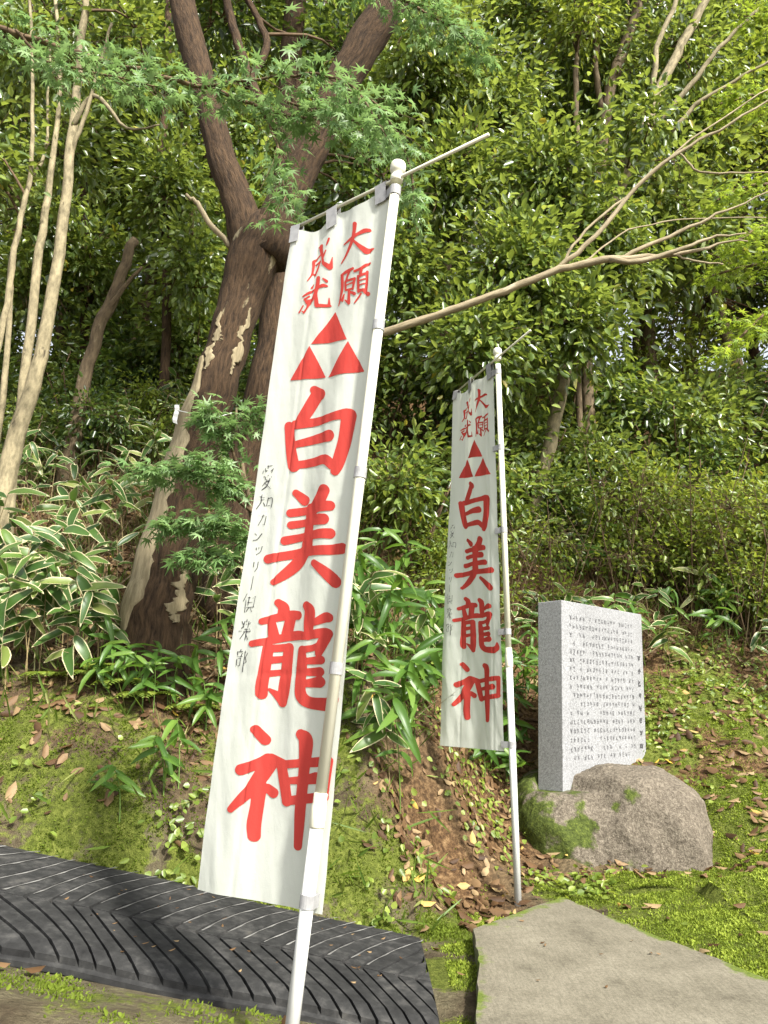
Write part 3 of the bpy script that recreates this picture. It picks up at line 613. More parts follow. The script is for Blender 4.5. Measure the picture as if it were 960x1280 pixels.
NEAR_C = [pt(367, 292, 2.00), pt(488, 234, 1.795), pt(404, 1143, 1.80), pt(246, 1112, 1.98)]
FAR_C = [pt(567, 492, 3.88), pt(616, 462, 3.52), pt(631, 939, 3.515), pt(551, 932, 3.78)]
def quad(C, s, t):
    s = np.asarray(s)[..., None]; t = np.asarray(t)[..., None]
    return C[0] * (1 - s) * (1 - t) + C[1] * s * (1 - t) + C[2] * s * t + C[3] * (1 - s) * t
gs, gt = np.meshgrid(np.linspace(-.02, 1.02, 260), np.linspace(0, 1, 860), indexing='ij')
pu, pv = proj(quad(NEAR_C, gs, gt))
def sub_march(strokes, tris=()):
    q = np.array([p[:2] for c in strokes for p in c] + [p for t in tris for p in t]); m_ = 12
    msk = (pu > q[:, 0].min() - m_) & (pu < q[:, 0].max() + m_) & (pv > q[:, 1].min() - m_) & (pv < q[:, 1].max() + m_); i, j = np.nonzero(msk)
    sl_ = (slice(i.min(), i.max() + 1), slice(j.min(), j.max() + 1)); return marching(gs[sl_], gt[sl_], stroke_field(pu[sl_], pv[sl_], strokes, tris))
GLYPHS = [('printed_character', *sub_march(c), 'red') for c in red_chars] + [('crest_triangle', *sub_march([], [t]), 'red') for t in TRI] + [('handwritten_character', *sub_march(c), 'ink') for c in ink_chars]

def banner(label, C, pole_foot, pole_top, pole_r, joint, rod_ends, side_t, seed, amp):
    base = np.array(pole_foot); bn = thing('nobori_banner', label, 'banner', base, 'white banners with red lettering')
    nrmv = nrm(np.cross(C[1] - C[0], C[3] - C[0])); nrmv = nrmv if nrmv[1] < 0 else -nrmv
    def surf(s, t, off=0.0):
        s = np.asarray(s, float); t = np.asarray(t, float); p = quad(C, s, t)
        rip = amp * ((.55 + .45 * t) * np.sin(s * 7.5 + 1.2 * np.sin(t * 3 + seed) + seed) + .45 * np.sin(s * 17 + t * 2.5 + seed * 2) * (1 - .4 * t) + .4 * np.sin(t * 9 + s * 3 + seed)
                     + .30 * np.sin(s * 31 + 2 * np.sin(t * 5)) * np.exp(-((t - .03) / .12) ** 2)) * np.minimum(1, .35 + 2.2 * (1 - s))
        fine = amp * (.34 * fbm(s * 4 + seed + t * 2, t * 9 - s * 5, None, 3) + .10 * np.sin((s * 1.4 + t * 6) * 9 + 3 * np.sin(t * 7 + seed)) * np.exp(-((t - .9) / .16) ** 2))
        crease = fine - amp * .30 * (np.exp(-((s - .30) / .013) ** 2) + np.exp(-((s - .86) / .012) ** 2) + .5 * np.exp(-((t - .47) / .006) ** 2) + .5 * np.exp(-((t - .72) / .006) ** 2))
        p = p + nrmv * (rip + crease + off)[..., None]
        sag = np.where(t < .12, (1 - t / .12), 0) * (.030 * np.exp(-((s - .26) / .13) ** 2) + .010 * np.exp(-((s - .72) / .15) ** 2))
        p[..., 2] -= sag; return p
    ns, ntt = 60, 150; S, T_ = np.meshgrid(np.linspace(0, 1, ns), np.linspace(0, 1, ntt), indexing='ij')
    mb = MB(); ix = np.arange(ns * ntt).reshape(ns, ntt)
    mb.raw(surf(S, T_).reshape(-1, 3), [(ix[i, j], ix[i, j + 1], ix[i + 1, j + 1], ix[i + 1, j]) for i in range(ns - 1) for j in range(ntt - 1)])
    cl = add('cloth', mb.mesh('cloth', base), M['cloth'], bn)
    sgn = 1.0
    for nm, V, F, m in GLYPHS:
        mb = MB(); s = np.clip(V[:, 0], 0.003, .997); mb.raw(surf(s, V[:, 1], np.full(len(V), .0012)), F)
        o = add(nm, mb.mesh(nm, base), M[m], cl)
        if m == 'ink': o['kind'] = 'stuff'
    # pole: lower and upper section, joint collar, finial
    pf, pt_ = np.array(pole_foot), np.array(pole_top); ax = nrm(pt_ - pf); L = np.linalg.norm(pt_ - pf); at = lambda k: pf + ax * L * k
    low = M['plastic_white']
    mb = MB(); mb.tube([at(-.03), at(joint - .004)], pole_r * 1.12, 20); add('lower_pole', mb.mesh('lower_pole', base), low, bn)
    mb = MB(); mb.tube([at(joint), at(.985)], pole_r, 20); add('upper_pole', mb.mesh('upper_pole', base), M['plastic_cream'], bn)
    mb = MB(); mb.tube([at(joint - .012), at(joint - .010), at(joint + .010), at(joint + .013), at(joint + .022), at(joint + .023)], pole_r * np.array([1.15, 1.32, 1.32, 1.15, 1.15, 1.02]), 20); add('joint_collar', mb.mesh('joint_collar', base), M['plastic_cream'], bn)
    q = pole_r; k0 = at(1.0)
    prof = [(-.9, 1.15), (-.8, 1.3), (.2, 1.3), (.35, 1.12), (.8, 1.12), (1.0, 1.4), (1.5, 1.62), (2.4, 1.62), (2.9, 1.45), (3.2, 1.0), (3.35, .4)]
    mb = MB(); mb.tube([k0 + ax * q * a_ * 1.15 for a_, _ in prof], [q * b_ for _, b_ in prof], 20); add('finial', mb.mesh('finial', base), M['plastic_cream'], bn)
    r0, r1 = np.array(rod_ends[0]), np.array(rod_ends[1])
    mb = MB(); mb.tube([r0, (r0 + r1) / 2, r1], pole_r * .36, 10); rod = add('crossbar', mb.mesh('crossbar', base), M['plastic_cream'], bn)
    # top loops over the crossbar
    rd = nrm(r1 - r0)
    for s in (.045, .44, .93):
        c0 = surf(np.array([s - .05, s + .05]).clip(0, 1), np.array([.022, .022]), np.full(2, .003)); wd = c0[1] - c0[0]
        mid = c0.mean(0); kk = (mid - r0) @ rd; tp = r0 + rd * kk + np.array([0, 0, pole_r * .5]); tp[2] = max(tp[2], mid[2] + .01)
        bk_ = -nrmv * pole_r * .9; fr = nrmv * pole_r * .6
        mb = MB(); prof = [mid - np.array([0, 0, .0]) + fr * .5, tp + fr - np.array([0, 0, pole_r * .4]), tp + np.array([0, 0, .001]), tp + bk_ - np.array([0, 0, pole_r * .4]), mid + bk_]
        V = []; 
        for p_ in prof: V += [p_ - wd / 2, p_ + wd / 2]
        mb.raw(V, [(2 * i, 2 * i + 1, 2 * i + 3, 2 * i + 2) for i in range(len(prof) - 1)]); o = add('top_loop', mb.mesh('top_loop', base, False), M['tape'], bn)
        sm = o.modifiers.new('thick', 'SOLIDIFY'); sm.thickness = .0012
    # side loops round the pole
    for t in side_t:
        e = surf(np.array([.97]), np.array([t]), np.array([.003]))[0]; kz = (e - pf) @ ax; c = pf + ax * kz
        dv = e - c; dist = np.linalg.norm(dv); rr = pole_r * (1.2 if kz / L < joint else 1.08)
        dvn = nrm(dv); sidev = np.cross(ax, dvn); V = []; hw = .0135
        ring = [c + rr * (math.cos(a_) * dvn + math.sin(a_) * sidev) for a_ in np.linspace(R(38), R(322), 16)]
        path = [e + sidev * .0015] + ring + [e - sidev * .0015]
        for p_ in path: V += [p_ - ax * hw, p_ + ax * hw]
        mb = MB(); mb.raw(V, [(2 * i, 2 * i + 1, 2 * i + 3, 2 * i + 2) for i in range(len(path) - 1)])
        o = add('side_loop', mb.mesh('side_loop', base, False), M['tape'], bn)
        sm = o.modifiers.new('thick', 'SOLIDIFY'); sm.thickness = .0012
    return bn
pA, pB = pt(365.5, 1280, 1.78), pt(496, 222, 1.78)
dirp = (pB - pA) / (pB[2] - pA[2]); fz = gz(pA[0] - .03, 1.78); foot = pA + dirp * (fz - pA[2])
jA = pt(393, 1020, 1.78); jt = (jA[2] - foot[2]) / (pB[2] - foot[2])
banner('large white banner with red lettering on a leaning pole in front of the rubber belt', NEAR_C, foot, pB, .0132, jt, (pt(364, 287, 2.005), pt(611, 168, 1.615)), (.012, .235, .455, .715, .985), .6, .0065)
pA, pB = pt(647.5, 1128, 3.5), pt(622, 447, 3.5)
foot = np.array([pA[0], 3.5, gz(pA[0], 3.5)]); jA = pt(636, 826, 3.5); jt = (jA[2] - foot[2]) / (pB[2] - foot[2])
banner('white banner with red lettering on an upright pole in dead leaves beside the boulder', FAR_C, foot, pB, .0135, jt, (pt(574, 487, 3.84), pt(663, 413, 3.2)), (.012, .23, .455, .715, .985), 2.1, .009)

# ------------------------------------------------------------------ trees
def wpx(w, D): return w / 2 / FPX * D
def stem(pts, wig=.0, n=None, ground=True, dense=4):
    """pts: (u, v, D, width in px) -> smooth world points and radii, first point sunk into the soil"""
    P = np.array([list(pt(u, v, D)) + [wpx(w_, D)] for u, v, D, w_ in pts])
    if ground:
        z = gz(P[0, 0], P[0, 1]); d = P[0] - P[1]; d = d / max(abs(d[2]), .05)
        k = max(P[0, 2] - z, 0) + .12; q = P[0].copy(); q[:3] = P[0, :3] + np.array([d[0] * .35, 0, -1]) * k; q[3] = P[0, 3] * 1.5
        q[2] = min(q[2], gz(q[0], q[1]) - .08); P = np.vstack([q, P])
    S = spline(P, n or dense * len(P))
    if wig: S[1:, :3] += wig * rng.normal(size=(len(S) - 1, 3))
    S[:, 3] = np.maximum(S[:, 3], .0015); return S
def leaf_set(C, Dn, nper, spread, L, W, up=.9, droop=.25, jit=.5, flat=1.0):
    """leaves along short twigs ending at C with direction Dn"""
    n = len(C) * nper; c = np.repeat(C, nper, 0); d = np.repeat(nrm(Dn), nper, 0); k = rng.random(n)[:, None]
    off = rng.normal(size=(n, 3)) * spread * np.array([1, 1, flat])
    P = c - d * (k * spread * 2.2) + off
    T = nrm(d * .55 + nrm(off) * .75 + rng.normal(size=(n, 3)) * .35 - np.array([0, 0, droop]))
    N = nrm(np.array([0, -.12, up]) + rng.normal(size=(n, 3)) * jit)
    sz = L * (.65 + .6 * rng.random(n)); return P, T, N, sz, sz * W * (.85 + .3 * rng.random(n))
def tree(name, label, stems, bark, crowns, leafmat, L=.085, W=.5, nper=26, spread=.13, cat='tree', group=None, twig='twig', tmpl=BROAD, limb_r=.012,
         up=.9, droop=.25, jit=.55, flat=1.0, names=None, sides=14, wob=.03, origin=None):
    """stems: list of (n,4) arrays; crowns: (centre, radii, clusters)"""
    o0 = np.array(origin if origin is not None else [stems[0][0, 0], stems[0][0, 1], gz(stems[0][0, 0], stems[0][0, 1])])
    t = thing(name, label, cat, o0, group)
    for i, S in enumerate(stems):
        mb = MB(); mb.tube(S[:, :3], S[:, 3], sides if S[:, 3].max() > .02 else 7, True, wob)
        add((names[i] if names else ('trunk' if i == 0 else 'limb')), mb.mesh('trunk', o0), M[bark], t)
    SP_ = np.concatenate([s[len(s) // 3:] for s in stems]); Cs = []; Ds = []; mb = MB(); cnt = 0
    for c, r, n in crowns:
        c = np.array(c, float); r = np.array(r, float)
        q = nrm(rng.normal(size=(n, 3))) * (rng.random(n) ** .45)[:, None]; pts = c + q * r * (1 + .18 * rng.normal(size=(n, 1)))
        nh = max(1, n // 9); hubs = c + (pts[rng.choice(n, nh, False)] - c) * .55
        for h in hubs:
            dd = np.linalg.norm(SP_[:, :3] - h, axis=1) + .9 * np.maximum(SP_[:, 2] - h[2] + .25, 0); a = SP_[dd.argmin()]
            m = (a[:3] + h) / 2 + np.array([0, 0, .10]) + rng.normal(size=3) * .08 * np.linalg.norm(h - a[:3])
            rr = min(a[3] * .6, limb_r); Q = spline(np.array([list(a[:3]) + [rr], list(m) + [rr * .75], list(h) + [rr * .45]]), 6)
            mb.tube(Q[:, :3], Q[:, 3], 5, False); cnt += 1
        for p in pts:
            h = hubs[np.linalg.norm(hubs - p, axis=1).argmin()]; m = (h + p) / 2 + rng.normal(size=3) * .04
            Q = spline(np.array([h, m, p]), 4); mb.tube(Q, [limb_r * .4, limb_r * .3, limb_r * .22, .0012], 4, False)
            Ds.append(p - (h + c) / 2)
        Cs.append(pts)
    if cnt:
        b = add('branches', mb.mesh('branches', o0), M[twig], t); b['kind'] = 'stuff'
        P, T, N, sz, wd = leaf_set(np.concatenate(Cs), np.array(Ds), nper, spread, L, W, up, droop, jit, flat)
        me = leaves('crown', P, T, N, sz, wd, tmpl, o0); cr = add('crown', me, M[leafmat], t); cr['kind'] = 'stuff'
    return t
def copy_tree(t, loc, rz=0.0, sc=1.0, label=None, tilt=0.0):
    c = t.copy(); COL.objects.link(c); c.location = tuple(loc); c.rotation_euler = (tilt, tilt * .6, rz); c.scale = (sc, sc, sc)
    if label: c['label'] = label
    for ch in t.children:
        k = ch.copy(); COL.objects.link(k); k.parent = c
    return c
def cw(u, v, D, rx, ry, rz, n): return (pt(u, v, D), (rx, ry, rz), n)

# the large dark forked tree
trunk = stem([(190, 815, 3.75, 92), (204, 735, 3.76, 80), (222, 650, 3.78, 68), (250, 545, 3.81, 62), (276, 460, 3.85, 58), (298, 385, 3.88, 58), (320, 315, 3.9, 72), (332, 285, 3.92, 58)], .006)
left_l = stem([(316, 330, 3.9, 60), (300, 258, 3.93, 47), (273, 180, 3.95, 40), (252, 100, 3.97, 39), (234, 30, 4.0, 40), (214, -70, 4.05, 36), (200, -160, 4.1, 24)], .004, ground=False)
right_l = stem([(330, 325, 3.9, 62), (368, 228, 3.9, 52), (404, 152, 3.88, 50), (440, 82, 3.85, 52), (482, 12, 3.82, 54), (525, -70, 3.8, 48), (560, -160, 3.8, 34)], .004, ground=False)
s1 = stem([(352, 170, 3.95, 16), (322, 120, 4.0, 15), (302, 70, 4.05, 14), (288, 20, 4.1, 13), (276, -50, 4.15, 11)], .005, ground=False)
s2 = stem([(308, 108, 4.0, 12), (332, 62, 4.05, 11), (322, 22, 4.1, 10), (300, -20, 4.1, 9), (290, -80, 4.2, 7)], .005, ground=False)
s3 = stem([(292, 312, 3.9, 8), (262, 278, 3.85, 8), (247, 255, 3.83, 7), (232, 244, 3.8, 5)], .003, ground=False)
ft = tree('forked_tree', 'large dark barked tree forking into two thick limbs, pale scars on its lower trunk', [trunk, left_l, right_l, s1, s2, s3], 'bark_dark',
     [cw(250, -120, 4.2, .9, .9, .5, 60), cw(470, -130, 4.2, .9, .9, .5, 60), cw(300, 20, 4.7, .55, .3, .5, 40), cw(420, 60, 4.6, .3, .3, .5, 24)], 'leaf_dark', .075, .48, 24, .13,
     names=['trunk', 'limb', 'limb', 'branch', 'branch', 'dead_branch'], sides=26, wob=.035)
# strips of bare dead wood on the lower trunk
def bare_strip(S, k0, k1, a0, a1, seed_):
    Q = S[k0:k1]; P = spline(Q, 40); T = nrm(np.gradient(P[:, :3], axis=0)); cd = nrm(np.array([0, -1.0, .1]) - T * (T @ np.array([0, -1.0, .1]))[:, None]); sd2 = np.cross(T, cd)
    V = []; na = 9; r_ = np.random.default_rng(seed_)
    for i in range(40):
        f = i / 39; ww = math.sin(math.pi * min(max(f, .02), .98)) ** .5; e0 = a0 + .08 * r_.normal() + .12 * math.sin(f * 19 + seed_); e1 = a1 + .08 * r_.normal() + .16 * math.sin(f * 13 + seed_ * 2); m = (a0 + a1) / 2
        for j in range(na):
            q = j / (na - 1); a = m + ((e0 + (e1 - e0) * q) - m) * ww; rr = P[i, 3] * (1.06 if 0 < j < na - 1 else .96)
            V.append(P[i, :3] + rr * (math.cos(a) * cd[i] + math.sin(a) * sd2[i]))
    F = [(i * na + j, i * na + j + 1, (i + 1) * na + j + 1, (i + 1) * na + j) for i in range(39) for j in range(na - 1)]
    mb = MB(); mb.raw(V, F); add('bare_wood', mb.mesh('bare_wood', np.array(ft.location)), M['wood_bare'], ft)
M['wood_bare'] = m_bark('bare dead wood', (.13, .105, .06), (.30, .25, .155), (.09, .07, .04), .62, .1, 50, .008)
bare_strip(trunk, 6, 23, R(-85), R(-2), 3); bare_strip(trunk, 6, 11, R(35), R(62), 4); bare_strip(trunk, 21, 27, R(40), R(62), 5); bare_strip(trunk, 21, 26, R(-30), R(-10), 6)
# second dark trunk behind it, with the long bare branch reaching right
t2 = stem([(300, 620, 4.4, 56), (326, 490, 4.42, 42), (345, 385, 4.45, 36), (355, 260, 4.5, 33), (360, 140, 4.55, 32), (367, 40, 4.6, 33), (375, -70, 4.65, 31), (380, -160, 4.7, 26)], .005)
br = stem([(338, 470, 4.43, 11.7), (420, 440, 4.3, 11.7), (487, 413, 4.2, 11.3), (560, 389, 4.12, 10.5), (620, 368, 4.06, 10.1), (690, 341, 4.0, 10.1), (752, 325, 3.95, 10.1), (800, 322, 3.92, 7.8), (850, 318, 3.9, 5.5), (905, 303, 3.88, 3.1), (935, 300, 3.86, 1.6)], .003, ground=False)
tw = []
for L_ in ([(688, 342, 4.0, 7), (740, 300, 3.95, 7), (795, 235, 3.9, 6), (850, 190, 3.85, 5), (905, 160, 3.8, 4), (975, 115, 3.75, 2.5)],
           [(700, 337, 4.0, 4), (730, 290, 4.0, 4), (790, 240, 4.0, 4), (870, 170, 4.0, 3), (970, 105, 4.0, 2)],
           [(772, 324, 3.94, 7), (815, 305, 3.92, 6), (860, 285, 3.9, 5), (910, 262, 3.86, 3.5), (970, 235, 3.8, 2)],
           [(762, 325, 3.94, 9), (800, 327, 3.9, 8), (850, 312, 3.86, 6), (890, 297, 3.84, 4), (930, 292, 3.8, 2)],
           [(835, 318, 3.9, 3), (870, 326, 3.88, 3), (905, 330, 3.86, 2)],
           [(850, 192, 3.85, 3), (880, 215, 3.84, 3), (960, 215, 3.8, 2)],
           [(700, 340, 4.0, 3.5), (735, 325, 4.02, 3), (780, 290, 4.05, 2.5), (850, 275, 4.1, 2), (960, 270, 4.1, 1.5)]): tw.append(stem(L_, .004, ground=False))
tree('dark_tree', 'dark trunk behind the forked tree with a long bare pale branch reaching out sideways', [t2, br] + tw, 'bark_dark',
     [cw(390, -150, 4.8, .8, .8, .5, 40), cw(440, 230, 5.0, .5, .4, .6, 30)], 'leaf_dark', .08, .48, 24, .13, names=['trunk', 'bare_branch'] + ['twig'] * len(tw), sides=18, wob=.04)
for o in bpy.data.objects:
    if o.name.split('.')[0] in ('bare_branch', 'twig', 'dead_branch') and o.type == 'MESH': o.data.materials.clear(); o.data.materials.append(M['wood_dry'])
# string and paper strip tied on the forked tree
mb = MB(); c = spline(np.array([pt(218, 512, 3.70), pt(240, 517, 3.66), pt(266, 522, 3.66), pt(290, 516, 3.74)]), 10); mb.tube(c, .0025, 6)
pp_ = thing('paper_streamer', 'small white paper strip on a string tied to the forked tree', 'paper strip', c[0])
add('string', mb.mesh('string', c[0]), M['paper'], pp_)
mb = MB(); a_ = pt(221, 506, 3.69); V = []
for k in range(7): V += [a_ + np.array([-.012 + .004 * math.sin(k), -.004 * (k % 2), -.016 * k]), a_ + np.array([.012 + .004 * math.sin(k), -.004 * (k % 2), -.018 * k])]
mb.raw(V, [(2 * i, 2 * i + 1, 2 * i + 3, 2 * i + 2) for i in range(6)]); add('strip', mb.mesh('strip', c[0], False), M['paper'], pp_)

# pale many-stemmed tree on the left
pal = [stem([(16, 560, 4.6, 23.8), (45, 470, 4.6, 19.6), (64, 380, 4.6, 17.0), (78, 280, 4.62, 15.3), (89, 180, 4.65, 13.6), (99, 90, 4.7, 11.9), (108, 0, 4.7, 10.2), (114, -80, 4.8, 8.5)], .004),
       stem([(24, 520, 4.62, 13.6), (38, 420, 4.65, 12.8), (48, 320, 4.66, 11.9), (62, 225, 4.7, 9.3), (74, 120, 4.75, 6.8), (70, 0, 4.8, 5.1)], .004),
       stem([(-8, 470, 4.5, 8.5), (8, 380, 4.5, 8.5), (24, 280, 4.5, 7.6), (38, 215, 4.5, 6.8), (41, 100, 4.5, 5.1), (36, -20, 4.5, 4.2)], .004),
       stem([(10, 420, 4.7, 7.6), (14, 330, 4.7, 7.6), (30, 250, 4.7, 7.6), (36, 230, 4.7, 6.0), (58, 180, 4.7, 4.2), (62, 60, 4.8, 3.4)], .004),
       stem([(86, 200, 4.65, 6.8), (108, 140, 4.6, 6.0), (122, 90, 4.6, 5.1), (140, 30, 4.6, 4.2)], .003, ground=False),
       stem([(90, 160, 4.65, 7.6), (118, 120, 4.6, 6.8), (160, 160, 4.5, 4.2), (200, 155, 4.5, 2.5)], .003, ground=False)]
tree('pale_stemmed_tree', 'tree of several slender pale barked stems rising out of the bamboo grass', pal, 'bark_pale',
     [cw(40, 60, 5.0, .7, .5, .55, 60), cw(150, 40, 5.3, .6, .5, .5, 45), cw(-20, 200, 4.5, .4, .3, .4, 30), cw(90, 190, 5.0, .35, .3, .3, 26), cw(30, -100, 5, .8, .8, .5, 40)], 'leaf_mid', .075, .5, 24, .13,
     names=['trunk', 'trunk', 'trunk', 'trunk', 'limb', 'limb'])
# broken leaning stump
S = [stem([(116, 436, 6.0, 17), (138, 380, 6.0, 17), (155, 335, 6.0, 15), (166, 300, 6.0, 13)], .006), stem([(128, 402, 6.0, 9), (150, 365, 5.95, 7), (178, 333, 5.9, 4)], .004, ground=False)]
tree('broken_stump', 'leaning broken brown stump with a dark side branch behind the pale stems', S, 'bark_brown', [], 'leaf_mid', names=['trunk', 'branch'], cat='stump')

# evergreen trees of the middle and right
E1 = [stem([(668, 640, 6.3, 18.7), (690, 540, 6.3, 17.9), (712, 440, 6.35, 17.2), (738, 330, 6.4, 17.2), (770, 245, 6.4, 17.2), (797, 178, 6.4, 17.2), (826, 108, 6.45, 14.8), (856, 48, 6.5, 13.3), (888, -10, 6.5, 11.7), (930, -100, 6.6, 9.4)], .008),
      stem([(818, 125, 6.45, 9.4), (822, 60, 6.4, 7.8), (846, 0, 6.4, 7.0), (860, -60, 6.4, 5.5)], .006, ground=False), stem([(790, 190, 6.4, 9.4), (850, 120, 6.2, 7.8), (900, 60, 6.1, 6.2), (950, 10, 6.0, 4.7)], .008, ground=False),
      stem([(838, 170, 6.2, 6.2), (870, 130, 6.1, 6.2), (930, 95, 6.0, 4.7), (990, 60, 5.9, 3.1)], .008, ground=False)]
tree('evergreen_tree', 'glossy leaved tree with a slanting pale trunk beyond the upright banner', E1, 'bark_pale',
     [cw(650, 330, 5.7, .55, .45, .75, 85), cw(720, 400, 5.8, .55, .4, .5, 60), cw(600, 430, 5.6, .5, .4, .5, 55), cw(690, 210, 6.0, .6, .5, .6, 80), cw(770, 330, 6.2, .45, .4, .5, 45), cw(850, 60, 6.9, .6, .5, .6, 40), cw(800, 150, 6.0, .32, .25, .35, 22), cw(760, 270, 5.9, .3, .25, .35, 24)], 'leaf_mid', .086, .5, 31, .15)
E2 = [stem([(735, 470, 7.1, 16), (742, 300, 7.1, 16), (752, 190, 7.1, 17), (762, 115, 7.1, 17), (782, 55, 7.1, 16), (802, -10, 7.1, 14), (820, -100, 7.2, 10)], .008),
      stem([(752, 140, 7.1, 9), (745, 90, 7.0, 9), (746, 40, 7.0, 8), (751, -40, 7.0, 7)], .006, ground=False)]
tree('evergreen_tree', 'taller trunk forking above the slanting pale one, thin leafy crown', E2, 'bark_brown',
     [cw(740, 60, 7.4, .9, .6, .7, 75), cw(640, 20, 7.2, .8, .5, .6, 70), cw(820, 230, 7.4, .6, .5, .6, 50), cw(900, 30, 7.6, .8, .6, .8, 50)], 'leaf_mid', .078, .5, 28, .14)
E3 = [stem([(545, 600, 7.0, 18), (552, 420, 7.0, 17), (560, 250, 7.0, 15), (548, 100, 7.1, 13), (556, -60, 7.2, 10)], .01), stem([(556, 330, 7.0, 9), (600, 240, 6.9, 8), (640, 130, 6.8, 6)], .01, ground=False)]
tree('evergreen_tree', 'dense glossy evergreen filling the space between the two banner tops', E3, 'bark_brown',
     [cw(540, 90, 6.6, .75, .5, .8, 110), cw(570, 230, 6.4, .6, .5, .7, 90), cw(510, 330, 6.4, .45, .4, .7, 60), cw(620, 130, 6.8, .6, .5, .6, 70), cw(540, -40, 6.8, .8, .6, .5, 50)], 'leaf_mid', .086, .5, 30, .15)
E4 = [stem([(718, 300, 6.8, 7), (722, 190, 6.8, 8), (720, 95, 6.8, 8), (727, 0, 6.8, 7), (730, -80, 6.8, 6)], .006)]
tree('slender_tree', 'thin upright stem among the evergreen crowns with sparse leaves', E4, 'bark_brown', [cw(720, 20, 6.6, .5, .4, .7, 45)], 'leaf_light', .075, .5, 22, .13)
# dark slender trees behind the left stems
for (u, D, w_, lab, blobs_) in ((206, 6.8, 13, 'slim dark tree behind the broken stump', [cw(210, 230, 6.6, .5, .4, .8, 70), cw(190, 90, 6.8, .7, .5, .6, 60), cw(245, 330, 6.4, .35, .3, .5, 40)]),
                                (104, 7.6, 13, 'slim dark tree seen between the pale stems', [cw(110, 330, 7.4, .6, .5, .6, 70), cw(95, 170, 7.6, .8, .5, .7, 70), cw(40, 360, 7.2, .5, .5, .5, 40)]),
                                (262, 8.0, 14, 'slim dark tree just behind the forked trunk', [cw(255, 400, 7.6, .6, .5, .6, 60), cw(225, 420, 7.2, .5, .4, .5, 40), cw(200, -20, 7.5, .9, .6, .7, 60), cw(310, 150, 7.5, .6, .5, .8, 50)]),
                                (-40, 6.5, 14, 'dark tree growing beyond the outermost pale stem', [cw(0, 100, 6.5, .7, .5, .8, 70), cw(-60, 300, 6.3, .6, .5, .7, 50), cw(60, 260, 6.8, .4, .4, .5, 40)])):
    S = [stem([(u, 470, D, w_), (u + 4, 330, D, w_), (u - 3, 180, D, w_ * .9), (u + 5, 40, D, w_ * .8), (u, -90, D, w_ * .6)], .012)]
    tree('slim_tree', lab, S, 'bark_dark', blobs_, 'leaf_mid', .085, .5, 26, .15, names=['trunk'])

def zone(u):
    for lim, z_ in ((40, 'beyond the pale stems'), (170, 'among the pale stems'), (300, 'beside the forked tree'), (440, 'behind the leaning banner'), (560, 'between the two banners'), (650, 'behind the upright banner'), (790, 'above the stele'), (920, 'past the boulder')):
        if u < lim: return z_
    return 'under the feathery maple'
# forest behind: three kinds, copied
protos = []
for k in range(3):
    r_ = np.random.default_rng(50 + k); h = 6.0
    S = np.zeros((9, 4)); S[:, 2] = np.linspace(-.3, h, 9); S[:, 0] = np.cumsum(r_.normal(size=9)) * .09; S[:, 1] = np.cumsum(r_.normal(size=9)) * .09; S[:, 3] = np.linspace(.09, .025, 9)
    cr = [((S[4, 0] + r_.normal() * .9, S[4, 1] + r_.normal() * .9, z_), (1.0, 1.0, .75), 60) for z_ in (1.4, 2.2, 2.9, 3.6, 4.2, 4.9, 5.6, 6.3)]
    protos.append((S, cr))
spots = []
for D, us in ((8.8, (-120, 20, 150, 330, 470, 640, 800, 930, 1080)), (10.5, (-150, -30, 90, 230, 380, 520, 700, 860, 1000, 1120)), (13.5, (-120, 110, 300, 500, 700, 880, 1080))):
    for u in us: spots.append(((u - 480 + random.uniform(-35, 35)) / FPX * D * 1.05, D + random.uniform(-.6, .6)))
kinds = []
LABS = ['mid green woodland tree', 'dark leaved woodland tree', 'yellowish leaved woodland tree']
ROW = lambda y: 'first row up the slope' if y < 9.7 else ('second row up the slope' if y < 12 else 'last row up the slope')
for i, (x, y) in enumerate(spots):
    k = (0, 1, 0, 2)[i % 4]; z = gz(x, y); wl = LABS[k] + ' ' + zone(480 + x / y * FPX / 1.05) + ', ' + ROW(y)
    if len(kinds) <= k or not any(q[0] == k for q in kinds):
        S, cr = protos[k]; t = tree('woodland_tree', wl, [S], ['bark_brown', 'bark_dark', 'bark_brown'][k], cr, ['leaf_mid', 'leaf_dark', 'leaf_light'][k], .09, .5, 34, .17, group='woodland trees up the slope', names=['trunk'], origin=(0, 0, 0))
        t.location = (x, y, z - .05); t.rotation_euler = (0, 0, random.uniform(0, 6)); kinds.append((k, t))
    else:
        t = [q[1] for q in kinds if q[0] == k][0]; copy_tree(t, (x, y, z - .05), random.uniform(0, 6.28), random.uniform(.9, 1.3), wl, random.uniform(-.07, .07))

